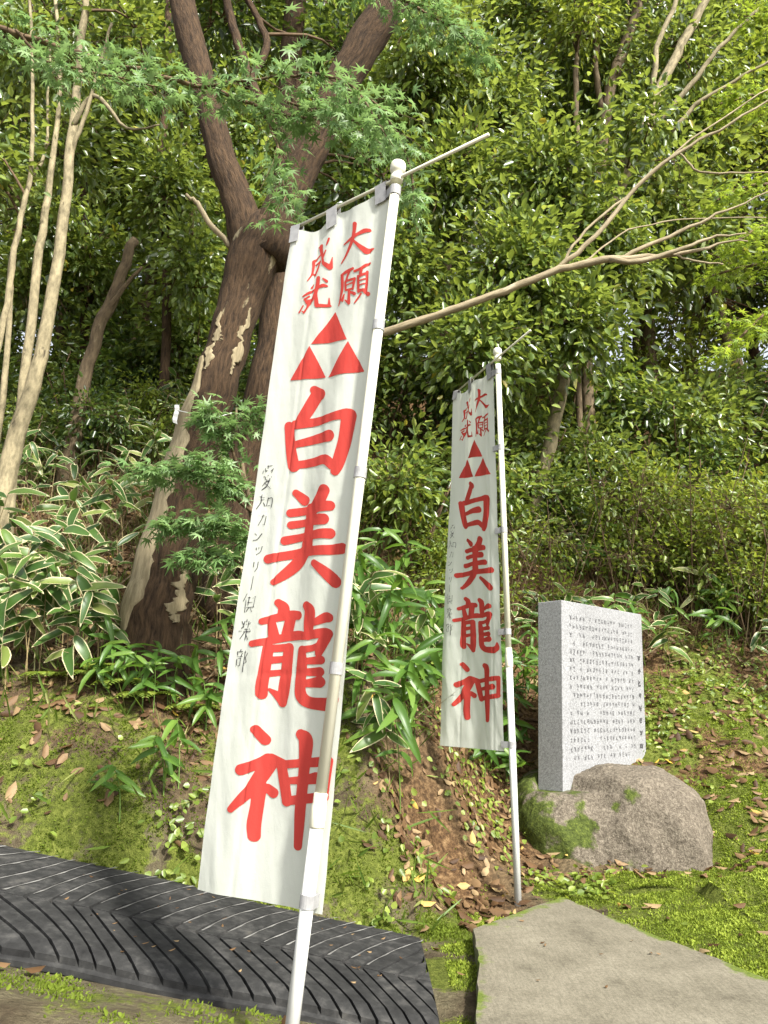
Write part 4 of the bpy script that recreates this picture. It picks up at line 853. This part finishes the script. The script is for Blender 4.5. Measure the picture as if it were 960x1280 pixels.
# shrubs on the slope: three kinds, copied
def shrub_proto(label, loc, leafmat, h, rx, L, W, n, group, nper=20, twigs=14, bark='twig'):
    o0 = np.array(loc); st_ = []
    for k in range(5):
        a = k * 1.26 + random.random(); q = np.array([[0, 0, -.08, .012], [math.cos(a) * rx * .25, math.sin(a) * rx * .25, h * .4, .010], [math.cos(a) * rx * .6, math.sin(a) * rx * .6, h * .85, .005]])
        S = spline(q, 7); S[:, :3] += o0; st_.append(S)
    crn = [(o0 + np.array([random.uniform(-.5, .5) * rx, random.uniform(-.5, .5) * rx, h * z_]), (rx * .75, rx * .75, h * .30), n // 4) for z_ in (.35, .55, .75, .9)]
    return tree('shrub', label, st_, bark, crn, leafmat, L, W, nper, .10, 'shrub', group, names=['stem'] * 5, origin=o0, limb_r=.006)
shr = {}
SHR = [  # kind, u, v(ground), D, scale
 ('g', 600, 640, 6.0, 1.0), ('g', 520, 620, 5.6, 1.0), ('g', 660, 560, 6.6, 1.1), ('g', 740, 560, 6.6, 1.0), ('l', 790, 620, 6.4, 1.0), ('g', 840, 540, 7.2, 1.2), ('l', 900, 640, 6.4, 1.0), ('l', 950, 560, 6.6, 1.1), ('g', 700, 480, 7.4, 1.2), ('g', 620, 500, 7.3, 1.2),
 ('g', 900, 480, 7.6, 1.3), ('l', 980, 700, 6.0, 1.0), ('g', 1010, 480, 7.4, 1.3), ('g', 480, 520, 6.9, 1.2), ('g', 420, 560, 6.6, 1.0), ('l', 860, 700, 6.1, .75), ('l', 930, 740, 5.9, .6), ('d', 560, 560, 6.9, 1.2), ('d', 780, 500, 7.6, 1.3), ('d', 960, 420, 8.0, 1.4),
 ('d', 330, 560, 6.2, 1.0), ('g', 240, 480, 7.4, 1.1), ('d', 160, 500, 7.6, 1.1), ('g', 60, 470, 7.4, 1.1), ('d', 0, 520, 6.6, 1.0), ('d', 280, 430, 8.2, 1.3), ('g', 120, 400, 8.6, 1.4), ('g', -60, 420, 7.6, 1.3), ('d', 200, 390, 8.8, 1.4), ('g', 360, 400, 8.0, 1.3),
 ('d', 870, 600, 6.9, .9), ('g', 30, 560, 5.9, .7), ('d', 130, 570, 6.2, .75), ('g', 230, 560, 6.0, .7), ('d', 90, 520, 7.0, .9), ('g', 290, 520, 6.8, .9), ('l', 180, 540, 6.6, .7), ('l', 620, 620, 6.0, .7), ('l', 560, 700, 5.5, .6), ('l', 820, 690, 6.2, .7), ('g', 690, 640, 6.3, .8), ('l', 740, 680, 6.2, .7), ('g', 960, 660, 6.3, .9), ('l', 460, 640, 5.6, .7), ('d', 720, 620, 6.4, .8), ('g', 1060, 620, 6.4, 1.1)]
SL = {'g': ('glossy green shrub', 'leaf_mid', .95, .55, .07, .48), 'l': ('light green small leaved shrub', 'leaf_light', .9, .55, .06, .46), 'd': ('dark leaved shrub', 'leaf_dark', .95, .6, .075, .46)}
for k, u, v, D, sc in SHR:
    x = (u - 480) / FPX * D / (CP - (640 - v) / FPX * SP); loc = (x, D, gz(x, D))
    lab, mt_, h, rx, L, W = SL[k]; lab = lab + ' growing ' + zone(u) + (', low on slope' if D < 6.5 else ', high on slope')
    if k not in shr:
        shr[k] = shrub_proto(lab, loc, mt_, h, rx, L, W, 90, 'shrubs on the slope')
    else: copy_tree(shr[k], loc, random.uniform(0, 6.28), sc * random.uniform(.9, 1.1), label=lab)

# ------------------------------------------------------------------ maples
def maple(name, label, boughs, trunkS, mat, L, nper, side, dens, up_jit=.45, names=None, sing=0):
    """boughs: stems carrying short flat side twigs with leaves"""
    o0 = np.array([trunkS[0, 0], trunkS[0, 1], gz(trunkS[0, 0], trunkS[0, 1])]); t = thing(name, label, 'maple', o0)
    mb = MB(); mb.tube(trunkS[:, :3], trunkS[:, 3], 12, True, .02); add('trunk', mb.mesh('trunk', o0), M['bark_brown'], t)
    tb = MB(); C = []; Dn = []
    for S in boughs:
        mb = MB(); mb.tube(S[:, :3], S[:, 3], 6, False); add('bough', mb.mesh('bough', o0), M['twig'], t)
        seg = np.linalg.norm(np.diff(S[:, :3], axis=0), axis=1).sum(); n = int(seg * dens)
        for k in range(n):
            f = .12 + .88 * (k + random.random()) / n; i = min(int(f * (len(S) - 1)), len(S) - 2); p = S[i, :3] + (S[i + 1, :3] - S[i, :3]) * (f * (len(S) - 1) - i)
            tg = nrm(S[i + 1, :3] - S[i, :3]); sd_ = np.cross(tg, [0, 0, 1]) * (1 if k % 2 else -1); d = nrm(tg * .7 + sd_ * random.uniform(.5, 1.1) + np.array([0, 0, random.uniform(-.35, .2)]))
            ln = side * random.uniform(.5, 1.1) * (1.1 - .5 * f); e = p + d * ln + np.array([0, 0, -.12 * ln]); m = (p + e) / 2 + np.array([0, 0, .03 * ln])
            Q = spline(np.array([p, m, e]), 5); tb.tube(Q, [.0022, .002, .0016, .0012, .0008], 4, False)
            for j in range(2, 5): C.append(Q[j]); Dn.append(d + .3 * rng.normal(size=3))
    b = add('twigs', tb.mesh('twigs', o0), M['twig'], t); b['kind'] = 'stuff'
    P, T, N, sz, wd = leaf_set(np.array(C), np.array(Dn), nper, .032, L, 1.0, .95, .30, up_jit, .45)
    if sing:      # the largest, nearest leaves one by one
        vis = rng.choice(len(P), min(sing, len(P)), False); keep = np.ones(len(P), bool); keep[vis] = False
        for i in vis:
            me = leaves('leaf', P[i:i + 1], T[i:i + 1], N[i:i + 1], sz[i:i + 1], wd[i:i + 1], MAPLE, o0); add('leaf', me, M[mat], t)
        P, T, N, sz, wd = P[keep], T[keep], N[keep], sz[keep], wd[keep]
    cr = add('crown', leaves('crown', P, T, N, sz, wd, MAPLE, o0), M[mat], t); cr['kind'] = 'stuff'; return t
G = lambda L_: stem(L_, .004, ground=False)
tr = stem([(-330, 900, 2.6, 60), (-320, 500, 2.65, 55), (-300, 200, 2.7, 50), (-260, -60, 2.75, 44), (-230, -260, 2.8, 34)], .004)
maple('maple_tree', 'green maple whose layered boughs hang across the forked tree', [
    G([(-280, 60, 2.7, 22), (-150, 10, 2.75, 16), (-20, 30, 2.8, 11), (80, 62, 2.85, 9), (170, 88, 2.9, 8), (260, 112, 2.9, 6), (340, 140, 2.85, 5), (400, 150, 2.8, 3)]),
    G([(330, 140, 2.87, 4), (345, 180, 2.8, 3), (352, 220, 2.75, 3), (356, 262, 2.7, 2)]),
    G([(240, 108, 2.9, 5), (320, 100, 2.8, 4), (390, 92, 2.7, 4), (440, 110, 2.62, 3), (480, 165, 2.55, 2)]),
    G([(-250, -60, 2.75, 18), (-60, -120, 2.8, 14), (150, -110, 2.9, 11), (330, -60, 3.0, 8), (470, -15, 3.0, 6), (540, 20, 3.0, 4), (600, 60, 3.0, 2)]),
    G([(20, 38, 2.8, 5), (60, 75, 2.75, 4), (120, 90, 2.7, 3), (200, 110, 2.7, 2)]),
    G([(360, 128, 2.85, 4), (400, 140, 2.8, 3), (440, 150, 2.75, 3), (470, 175, 2.7, 2)]),
    G([(400, 100, 2.75, 4), (470, 130, 2.9, 3), (510, 200, 3.0, 3), (520, 265, 3.0, 2)])], tr, 'maple', .047, 3, .25, 23, sing=280)
tr = stem([(340, 830, 3.45, 12), (335, 760, 3.4, 11), (325, 690, 3.35, 9), (310, 620, 3.3, 7), (300, 560, 3.3, 5), (296, 510, 3.3, 3)], .003)
maple('maple_sapling', 'small green maple sapling spreading low in front of the forked trunk', [
    G([(325, 690, 3.35, 5), (280, 660, 3.25, 4), (235, 650, 3.2, 3), (200, 655, 3.2, 2)]), G([(316, 640, 3.3, 5), (260, 600, 3.2, 4), (210, 585, 3.15, 3), (178, 590, 3.15, 2)]),
    G([(308, 610, 3.3, 5), (290, 560, 3.2, 4), (270, 530, 3.15, 3), (255, 520, 3.1, 2)]), G([(330, 720, 3.35, 4), (290, 700, 3.25, 3), (255, 690, 3.2, 3), (238, 700, 3.2, 2)]),
    G([(312, 625, 3.3, 4), (285, 600, 3.15, 3), (250, 570, 3.1, 2)]), G([(300, 560, 3.3, 4), (310, 530, 3.25, 3), (325, 510, 3.2, 2)]), G([(325, 690, 3.35, 4), (310, 670, 3.2, 3), (270, 640, 3.1, 2)])], tr, 'maple', .048, 3, .16, 42, sing=280)
tr = stem([(1130, 900, 4.6, 30), (1120, 650, 4.6, 26), (1100, 420, 4.65, 22), (1090, 200, 4.7, 18), (1080, 0, 4.7, 14)], .005)
maple('maple_tree', 'yellowish green feathery maple reaching in beside the bare branch', [
    G([(1100, 400, 4.65, 9), (1030, 350, 4.6, 7), (960, 330, 4.55, 5), (890, 345, 4.5, 3)]), G([(1095, 300, 4.65, 9), (1020, 250, 4.6, 7), (950, 230, 4.55, 5), (895, 250, 4.5, 3)]),
    G([(1090, 220, 4.7, 8), (1010, 150, 4.65, 6), (950, 120, 4.6, 4), (900, 130, 4.6, 3)]), G([(1105, 500, 4.6, 8), (1040, 450, 4.55, 6), (980, 410, 4.5, 4), (900, 400, 4.5, 3)]),
    G([(1085, 120, 4.7, 8), (1000, 40, 4.65, 6), (930, 20, 4.6, 4)]), G([(1020, 350, 4.6, 5), (960, 390, 4.4, 4), (905, 440, 4.3, 3)]), G([(1020, 250, 4.6, 5), (960, 280, 4.4, 4), (920, 300, 4.3, 3)])], tr, 'maple_y', .045, 4, .34, 22)

# ------------------------------------------------------------------ bamboo grass: every leaf a part
def sasa_leaf(name, droop, fold, edge, mats):
    st_ = [0, .06, .2, .4, .6, .8, .93, 1.0]; wd = [.05, .5, .9, 1.0, .9, .62, .26, 0.0]; V = []; F = []; mi = []
    inn = .82 if edge else .6
    for x, w_ in zip(st_, wd):
        z = .12 * x - droop * x * x
        for c in (-1, -inn, 0, inn, 1): V.append((x, c * w_ * .5, z * 1.0 + fold * abs(c) * w_ * .12 + .012 * math.sin(x * 14 + c)))
    for i in range(len(st_) - 1):
        for j in range(4): F.append((i * 5 + j, (i + 1) * 5 + j, (i + 1) * 5 + j + 1, i * 5 + j + 1)); mi.append(1 if j in (0, 3) or i >= 6 else 0)
    me = bpy.data.meshes.new(name); me.from_pydata(V, [], F)
    for m in mats: me.materials.append(m)
    me.polygons.foreach_set('material_index', [q if edge else 0 for q in mi]); me.polygons.foreach_set('use_smooth', [True] * len(F)); me.update(); return me
SV = [sasa_leaf('striped_leaf', d, f, True, [M['sasa_c'], M['sasa_e']]) for d, f in ((.25, .5), (.5, .3), (.8, .4), (.1, .6))]
SG = [sasa_leaf('green_leaf', d, f, False, [M['sasa_l']]) for d, f in ((.25, .5), (.5, .3), (.8, .4), (.4, .6))]
stem_cache = {}
def sasa(name, label, loc, h, nl, L, var, group, lean=None, face=-.35):
    """one cane with leaves fanned near its top"""
    t = thing(name, label, 'bamboo plant', loc, group); a = random.uniform(0, 6.28); ln = lean if lean is not None else random.uniform(.05, .3)
    top = np.array([math.cos(a) * ln * h, math.sin(a) * ln * h + face * h * .5, h]); key = (round(h, 1), round(a, 0), var)
    Q = spline(np.array([(0, 0, -.06), (top[0] * .25, top[1] * .25, h * .5), tuple(top)]), 7)
    mb = MB(); mb.tube(Q, np.linspace(.0032, .0016, 7), 6, False); add('cane', mb.mesh('cane'), M['straw_stem'] if var else M['green_stem'], t)
    for k in range(nl):
        f = 1 - .55 * (k / max(nl - 1, 1)) ** 1.3 * random.uniform(.7, 1.1); p = Q[0] + (Q[-1] - Q[0]) * 0; i = f * 6; j = min(int(i), 5); p = Q[j] + (Q[j + 1] - Q[j]) * (i - j)
        az = a + k * 2.4 + random.uniform(-.6, .6)
        d = np.array([math.cos(az), math.sin(az) + face, random.choice((-1.1, -.5, -.2, .1, .5)) + random.uniform(-.2, .2)]); d = nrm(d)
        N = np.array([random.gauss(0, .5), -.95 + random.gauss(0, .4), .7]); S_ = nrm(np.cross(N, d)); U_ = np.cross(d, S_)
        l = L * random.uniform(.7, 1.15); wv = l * random.uniform(.24, .31) if var else l * random.uniform(.18, .25)
        o = add('leaf', random.choice(SV if var else SG), None, t)
        from mathutils import Matrix
        o.matrix_local = Matrix(((d[0] * l, S_[0] * wv, U_[0] * l, p[0]), (d[1] * l, S_[1] * wv, U_[1] * l, p[1]), (d[2] * l, S_[2] * wv, U_[2] * l, p[2]), (0, 0, 0, 1)))
    return t
def m_stem(name, c):
    g = NG(name); return g.done(g.bsdf(g.ramp(g.noise(g.obj(), 30, 3), [(.3, tuple(x * .6 for x in c)), (.7, c)]), .6, .3))
M['straw_stem'] = m_stem('dry cane', (.30, .23, .11)); M['green_stem'] = m_stem('green cane', (.12, .20, .04))
def gpos(u, D, v=800):
    x = (u - 480) / FPX * D / (CP - (640 - v) / FPX * SP); return (x, D, gz(x, D))
n_ = 0
spots_ = []
while len(spots_) < 100:
    D = 3.55 + 3.3 * random.random() ** 1.25; u = random.uniform(-60, 400); 
    if 150 < u < 270 and D < 4.0: continue
    if 190 < u < 300 and D < 3.75: continue
    p = gpos(u, D, 700)
    if min([9] + [math.hypot(p[0] - q[0], p[1] - q[1]) for q in spots_]) < .13: continue
    spots_.append(p)
for p in spots_:
    sasa('dwarf_bamboo', 'white edged bamboo grass cane on the bank around the pale stemmed tree', p, random.uniform(.28, .62), random.randint(6, 9), random.uniform(.15, .21), True, 'white edged bamboo grass on the bank')
for u, v, D, h, nl, L in ((30, 640, 3.7, .62, 10, .22), (70, 650, 3.62, .58, 10, .22), (5, 660, 3.6, .55, 9, .21), (100, 690, 3.6, .5, 9, .2), (50, 720, 3.55, .45, 9, .2), (-10, 720, 3.6, .5, 9, .2), (120, 640, 3.8, .6, 9, .2), (20, 760, 3.5, .32, 8, .19), (90, 780, 3.52, .3, 8, .17), (-20, 780, 3.5, .35, 9, .2), (130, 760, 3.62, .35, 8, .18), (45, 700, 3.9, .6, 10, .21)):
    sasa('dwarf_bamboo', 'tall white edged bamboo grass cane leaning out at the front of the bank', gpos(u, D, v), h, nl, L, True, 'tall white edged bamboo grass at the bank front', .2, -.5)
for u, D, h in ((425, 3.56, .3), (445, 3.6, .35), (470, 3.62, .3), (495, 3.7, .4), (515, 3.8, .35), (450, 3.75, .4), (530, 3.95, .35), (505, 4.05, .45)):
    sasa('dwarf_bamboo', 'lush green bamboo grass cane hanging over the mossy bank between the banners', gpos(u, D, 880), h, 9, .17, False, 'lush bamboo grass between the banners', .25, -.7)
# lush green canes between the banners
for k in range(48):
    u = random.uniform(405, 610); D = random.uniform(3.55, 5.0)
    if u > 560 and D < 4.5: D = random.uniform(4.5, 5.2)
    sasa('dwarf_bamboo', 'lush green bamboo grass cane hanging over the mossy bank between the banners', gpos(u, D, 850), random.uniform(.25, .6), random.randint(7, 10), random.uniform(.14, .21), random.random() < .18, 'lush bamboo grass between the banners', None, -.5)
for u, v, D, h in ((150, 1030, 3.10, .20), (205, 1000, 3.16, .22), (225, 960, 3.2, .26), (180, 880, 3.42, .26), (150, 850, 3.5, .22), (260, 880, 3.45, .22), (300, 840, 3.6, .25), (120, 860, 3.45, .15), (215, 860, 3.5, .24)):
    sasa('dwarf_bamboo', 'short bright green bamboo grass sprig rooted in the mossy bank beside the leaning banner', gpos(u, D, v), h, random.randint(8, 10), .13, False, 'short bamboo grass sprigs on the mossy bank', .15, -.4)
for k in range(76):
    u = random.uniform(600, 1000); D = random.uniform(5.2, 6.9) if u < 700 else random.uniform(5.45, 6.9); var = k % 5 < 2
    lab, grp = (('pale edged bamboo grass cane on the slope behind the stele', 'pale edged bamboo grass behind the stele') if var else ('plain green bamboo grass cane on the slope behind the stele', 'plain green bamboo grass behind the stele'))
    sasa('dwarf_bamboo', lab, gpos(u, D, 760), random.uniform(.22, .5), random.randint(6, 9), random.uniform(.13, .19), var, grp, None, -.45)
for k in range(26):
    u = random.uniform(545, 655); D = random.uniform(4.35, 5.3)
    sasa('dwarf_bamboo', 'green bamboo grass cane in the hollow behind the upright banner', gpos(u, D, 920), random.uniform(.18, .4), random.randint(6, 9), random.uniform(.11, .17), False, 'bamboo grass in the hollow', None, -.5)
for u, v, D, h in ((150, 800, 3.62, .3), (175, 830, 3.52, .24), (215, 820, 3.5, .26), (245, 810, 3.55, .3), (275, 800, 3.6, .34), (300, 790, 3.7, .36), (135, 780, 3.7, .36), (195, 845, 3.45, .2), (260, 840, 3.46, .2), (320, 800, 3.75, .36)):
    sasa('dwarf_bamboo', 'green bamboo grass cane crowding the foot of the forked tree', gpos(u, D, v), h, random.randint(7, 9), random.uniform(.12, .16), False, 'bamboo grass at the foot of the forked tree', .2, -.4)
for k in range(16):
    u = random.uniform(640, 720) if k % 2 else random.uniform(850, 1000); D = random.uniform(4.9, 5.6) if k % 2 else random.uniform(5.7, 6.2)
    sasa('dwarf_bamboo', 'green bamboo grass cane at the leafy edge of the slope behind the stele', gpos(u, D, 800), random.uniform(.2, .4), 8, .14, False, 'green bamboo grass at the slope edge')

# ------------------------------------------------------------------ ground cover
def slope_n(x, y):
    e = .03; zx = (height(x + e, y) - height(x - e, y)) / (2 * e); zy = (height(x, y + e) - height(x, y - e)) / (2 * e)
    return nrm(np.stack([-zx, -zy, np.ones_like(x)], -1))
def scatter(n, fn, box, pw=1.0):
    xs = []; 
    while sum(map(len, xs)) < n:
        q = rng.random((n * 2, 2)) * np.array([box[1] - box[0], box[3] - box[2]]) + np.array([box[0], box[2]])
        pr = np.clip(fn(q[:, 0], q[:, 1]), 0, 1) ** pw; u_, v_ = proj(np.stack([q[:, 0], q[:, 1], np.full(len(q), .3)], -1))
        xs.append(q[(rng.random(len(q)) < pr) & (np.abs(u_ - 480) < 620)])
    q = np.concatenate(xs)[:n]; return q[:, 0], q[:, 1]
def stuff(name, label, cat, me, mat):
    o = add(name, me, mat); o['kind'] = 'stuff'; o['label'] = label; o['category'] = cat; return o
def clear_slab(x, y):
    from_poly = np.zeros(len(x), bool); px, py = poly[:, 0], poly[:, 1]; j = len(px) - 1
    for i in range(len(px)):
        c = ((py[i] > y) != (py[j] > y)) & (x < (px[j] - px[i]) * (y - py[i]) / (py[j] - py[i]) + px[i]); from_poly ^= c; j = i
    return ~from_poly
def on_belt(x, y):
    yl = np.interp(x, LO[:, 0], LO[:, 1]); yu = np.interp(x, UP[:, 0], UP[:, 1]); return (x < .2) & (y > yl - .01) & (y < yu + .01)
def mossf(x, y):
    m = moss_mask(x, y) + (fbm(x * 5, y * 5) * .5); return np.where(clear_slab(x, y) & ~on_belt(x, y), m, 0)
x, y = scatter(120000, mossf, (-2.4, 3.0, 1.6, 5.4), 2.0)
z = height(x, y); N = slope_n(x, y); n = len(x)
cl = fbm(x * 16, y * 16, None, 2)
T = nrm(N * .8 + rng.normal(size=(n, 3)) * .6); Nn = rng.normal(size=(n, 3))
sz = .011 * (.6 + .7 * rng.random(n)) * (1 + .35 * cl)
rv = np.clip(.5 + .35 * cl + .25 * rng.normal(size=n), 0, 1)
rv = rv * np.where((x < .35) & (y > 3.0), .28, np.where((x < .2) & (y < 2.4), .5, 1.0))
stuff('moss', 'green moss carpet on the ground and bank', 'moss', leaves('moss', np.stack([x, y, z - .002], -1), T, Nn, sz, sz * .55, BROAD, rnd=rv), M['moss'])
# dead leaves
def litf(x, y): return np.where(clear_slab(x, y) & ~on_belt(x, y), litter_mask(x, y) * np.clip(1.25 - .12 * y, .25, 1) + .03, 0)
x, y = scatter(12000, lambda a, b: litf(a, b) * np.where((a > .9) & (b > 4.2), .55, 1.0), (-4.2, 4.4, 1.7, 8.2), 1.2); n = len(x)
N = slope_n(x, y); T = np.cross(N, rng.normal(size=(n, 3))); Nn = nrm(N + rng.normal(size=(n, 3)) * .38)
sz = .062 * (.45 + .8 * rng.random(n)); P = np.stack([x, y, height(x, y) + .004 + .012 * rng.random(n)], -1)
CURL = (BROAD[0] * np.array([1, 1, -1]) + np.array([-.5, 0, .06]), BROAD[1])
stuff('leaf_litter', 'brown fallen leaves covering the shaded slope', 'leaf litter', leaves('leaf_litter', P, T, Nn, sz, sz * (.35 + .3 * rng.random(n)), CURL), M['litter'])
# dry stalks and twigs
def stalkf(x, y): return (1 - 1.0 * ((x > .2) & (y < 5.5))) * np.clip((y - 3.5) / .5, 0, 1) * np.clip(1.6 - .17 * y, .1, 1)
x, y = scatter(5200, stalkf, (-4, 4.4, 3.4, 8.0)); n = len(x); N = slope_n(x, y)
T = nrm(N * rng.random((n, 1)) * 1.3 + rng.normal(size=(n, 3)) * .7); T[:, 2] = np.abs(T[:, 2]); ln = .12 + .4 * rng.random(n) ** 2
stuff('dry_stalks', 'tangle of dry straw coloured stalks on the slope', 'dry stalks', leaves('dry_stalks', np.stack([x, y, height(x, y) - .01], -1), T, rng.normal(size=(n, 3)), ln, .004 + .005 * rng.random(n), BLADE), M['straw'])
# low green leaves and grass over the slope and on the bank
def grassf(x, y): return np.where(clear_slab(x, y) & ~on_belt(x, y), np.clip((y - 3.0) / .5, 0.0, 1) * (.25 + .9 * np.clip(fbm(x * 2.5 + 3, y * 2.5), 0, 1)) * np.clip(1.5 - .14 * y, .15, 1), 0)
x, y = scatter(7000, lambda a, b: grassf(a, b) * (1 - 1.0 * ((a > .2) & (b < 5.2))), (-4, 4.4, 3.0, 8.0)); n = len(x)
T = nrm(slope_n(x, y) * .9 + rng.normal(size=(n, 3)) * .55 + np.array([0, -.25, .1])); ln = .06 + .15 * rng.random(n)
stuff('grass', 'thin green grass blades on the bank and slope', 'grass', leaves('grass', np.stack([x, y, height(x, y) - .01], -1), T, rng.normal(size=(n, 3)) + np.array([0, -.6, .8]), ln, .006 + .007 * rng.random(n), BLADE), M['grass'])
# small weeds: round leaves
def weedf(x, y): return np.where(clear_slab(x, y) & ~on_belt(x, y), np.maximum(blobs(x, y, [(230, 1050, 3.08, .14, 1), (30, 1000, 3.12, .12, .4), (720, 1095, 3.7, .16, 1), (690, 1080, 3.75, .14, .9), (110, 900, 3.35, .12, .3), (470, 1120, 3.2, .1, .6), (530, 1090, 3.5, .15, .7), (560, 900, 4.2, .4, .8), (580, 1030, 4.0, .25, .6), (480, 980, 3.5, .25, .5), (850, 1000, 4.4, .15, .6), (800, 880, 5.1, .3, .8), (930, 860, 5.4, .5, .7)]), 0.012 * (y > 2.9)), 0)
x, y = scatter(1700, weedf, (-2.5, 3.2, 2.6, 6.0), 1.5); n = len(x); N = slope_n(x, y)
T = nrm(np.cross(N, rng.normal(size=(n, 3))) + N * .35); P = np.stack([x, y, height(x, y)], -1) + N * (.008 + .03 * rng.random((n, 1)))
stuff('weeds', 'small round leaved weeds on the bank and around the boulder', 'weeds', leaves('weeds', P, T, nrm(N + np.array([0, -.3, .3]) + rng.normal(size=(n, 3)) * .4), .022 + .02 * rng.random(n), .016 + .014 * rng.random(n), BROAD), M['leaf_light'])
# ferns
def fern(loc, L, nf):
    t = thing('fern', 'small bright green fern at the top of the mossy bank', 'fern', loc, 'ferns on the bank')
    for k in range(nf):
        az = k * 6.28 / nf + random.uniform(-.3, .3); d = np.array([math.cos(az), math.sin(az) - .5, 0]); d = nrm(d)
        Q = np.array([d * L * f + np.array([0, 0, L * (.75 * f - .7 * f * f)]) for f in np.linspace(0, 1, 13)]); tg = nrm(np.gradient(Q, axis=0)); sd_ = nrm(np.cross(tg, [0, 0, 1.0]))
        P = []; T = []; N = []; ln = []
        for i in range(1, 13):
            for s_ in (-1, 1): P.append(Q[i]); T.append(sd_[i] * s_ + tg[i] * .45); N.append(np.cross(tg[i], sd_[i]) * -1); ln.append(L * .30 * math.sin(math.pi * (.12 + .85 * (i / 13))) + .004)
        N = np.array(N); N[N[:, 2] < 0] *= -1
        add('frond', leaves('frond', P, np.array(T), N, np.array(ln), np.array(ln) * .34, BLADE), M['leaf_light'], t)
for u, v, D, L in ((128, 800, 3.6, .16), (160, 830, 3.55, .17), (110, 830, 3.55, .13), (185, 850, 3.5, .16), (240, 850, 3.55, .14), (60, 820, 3.55, .12)): fern(np.array(gpos(u, D, v)) + np.array([0, 0, .01]), L, 7)
# single fallen leaves that catch the eye
def fallen(u, v, D, L, rnd_, lab, ontop=None, wid=.5):
    p = pt(u, v, D); zz = ontop if ontop is not None else gz(p[0], p[1]) + .006
    a = random.uniform(0, 6.28); me = leaves('fallen_leaf', np.zeros((1, 3)), np.array([[math.cos(a), math.sin(a), .1]]), np.array([[.1, -.25, 1.0]]), np.array([L]), np.array([L * wid]), CURL, rnd=np.array([rnd_]))
    o = add('fallen_leaf', me, M['litter']); o.location = (p[0], p[1], zz); tag(o, lab, 'leaf', 'single fallen leaves'); return o
fallen(838, 943, 4.75, .085, 1.0, 'yellow fallen leaf on the litter right behind the boulder')
fallen(655, 1140, 3.42, .07, .3, 'brown fallen leaf lying at the foot of the upright pole')
fallen(783, 1135, 3.42, .075, .4, 'brown curled leaf on the moss along the slab edge')
fallen(62, 882, 3.36, .09, .55, 'large tan fallen leaf at the top of the mossy bank')
for k in range(48):
    s_ = random.uniform(.3, .96); t_ = random.uniform(.1, .92); p = belt(np.array(s_), np.array(t_), .016)
    me = leaves('fallen_leaf', np.zeros((1, 3)), np.array([[random.gauss(0, 1), random.gauss(0, 1), .05]]), np.array([[.1, -.1, 1.0]]), np.array([random.uniform(.008, .024)]), np.array([random.uniform(.004, .010)]), CURL, rnd=np.array([random.uniform(.2, .95)]))
    o = add('fallen_leaf', me, M['litter']); o.location = tuple(p); tag(o, 'tiny dry leaf scrap lying on the black rubber belt', 'leaf', 'leaf scraps on the rubber belt')
for k in range(9):
    x_, y_ = random.uniform(.4, 1.05), random.uniform(2.3, 3.1)
    me = leaves('fallen_leaf', np.zeros((1, 3)), np.array([[random.gauss(0, 1), random.gauss(0, 1), .05]]), np.array([[.1, -.1, 1.0]]), np.array([random.uniform(.012, .026)]), np.array([random.uniform(.006, .011)]), CURL, rnd=np.array([random.uniform(.2, .9)]))
    o = add('fallen_leaf', me, M['litter']); o.location = (x_, y_, SLZ + .004); tag(o, 'tiny dry leaf scrap lying on the concrete slab', 'leaf', 'leaf scraps on the slab')
# bare twig tangles on the slope
tw_ = None
for u, v, D, sc in ((830, 420, 6.0, 1.15), (900, 500, 5.8, 1.0), (760, 560, 6.0, .9), (620, 690, 5.6, .7), (690, 720, 5.8, .7), (960, 600, 5.9, 1.0)):
    p = gpos(u, D, v); tl_ = 'brown twiggy bush with few leaves tangled ' + zone(u) + (', large' if sc > .95 else ', small')
    if tw_ is None:
        q = [spline(np.array([[0, 0, -.05, .006], [math.cos(k * .9) * .25, math.sin(k * .9) * .25, .5, .005], [math.cos(k * .9) * .6, math.sin(k * .9) * .6, 1.1 + .3 * random.random(), .002]]), 7) for k in range(7)]
        for S in q: S[:, :3] += np.array(p)
        tw_ = tree('twiggy_bush', tl_, q, 'twig', [(np.array(p) + np.array([0, 0, .45]), (.55, .5, .4), 130), (np.array(p) + np.array([0, 0, 1.0]), (.6, .5, .4), 130)], 'leaf_light', .055, .5, 3, .10, 'bush', 'twiggy bushes on the slope', names=['stem'] * 7, origin=p, limb_r=.006)
    else: copy_tree(tw_, p, random.uniform(0, 6.28), sc, tl_)
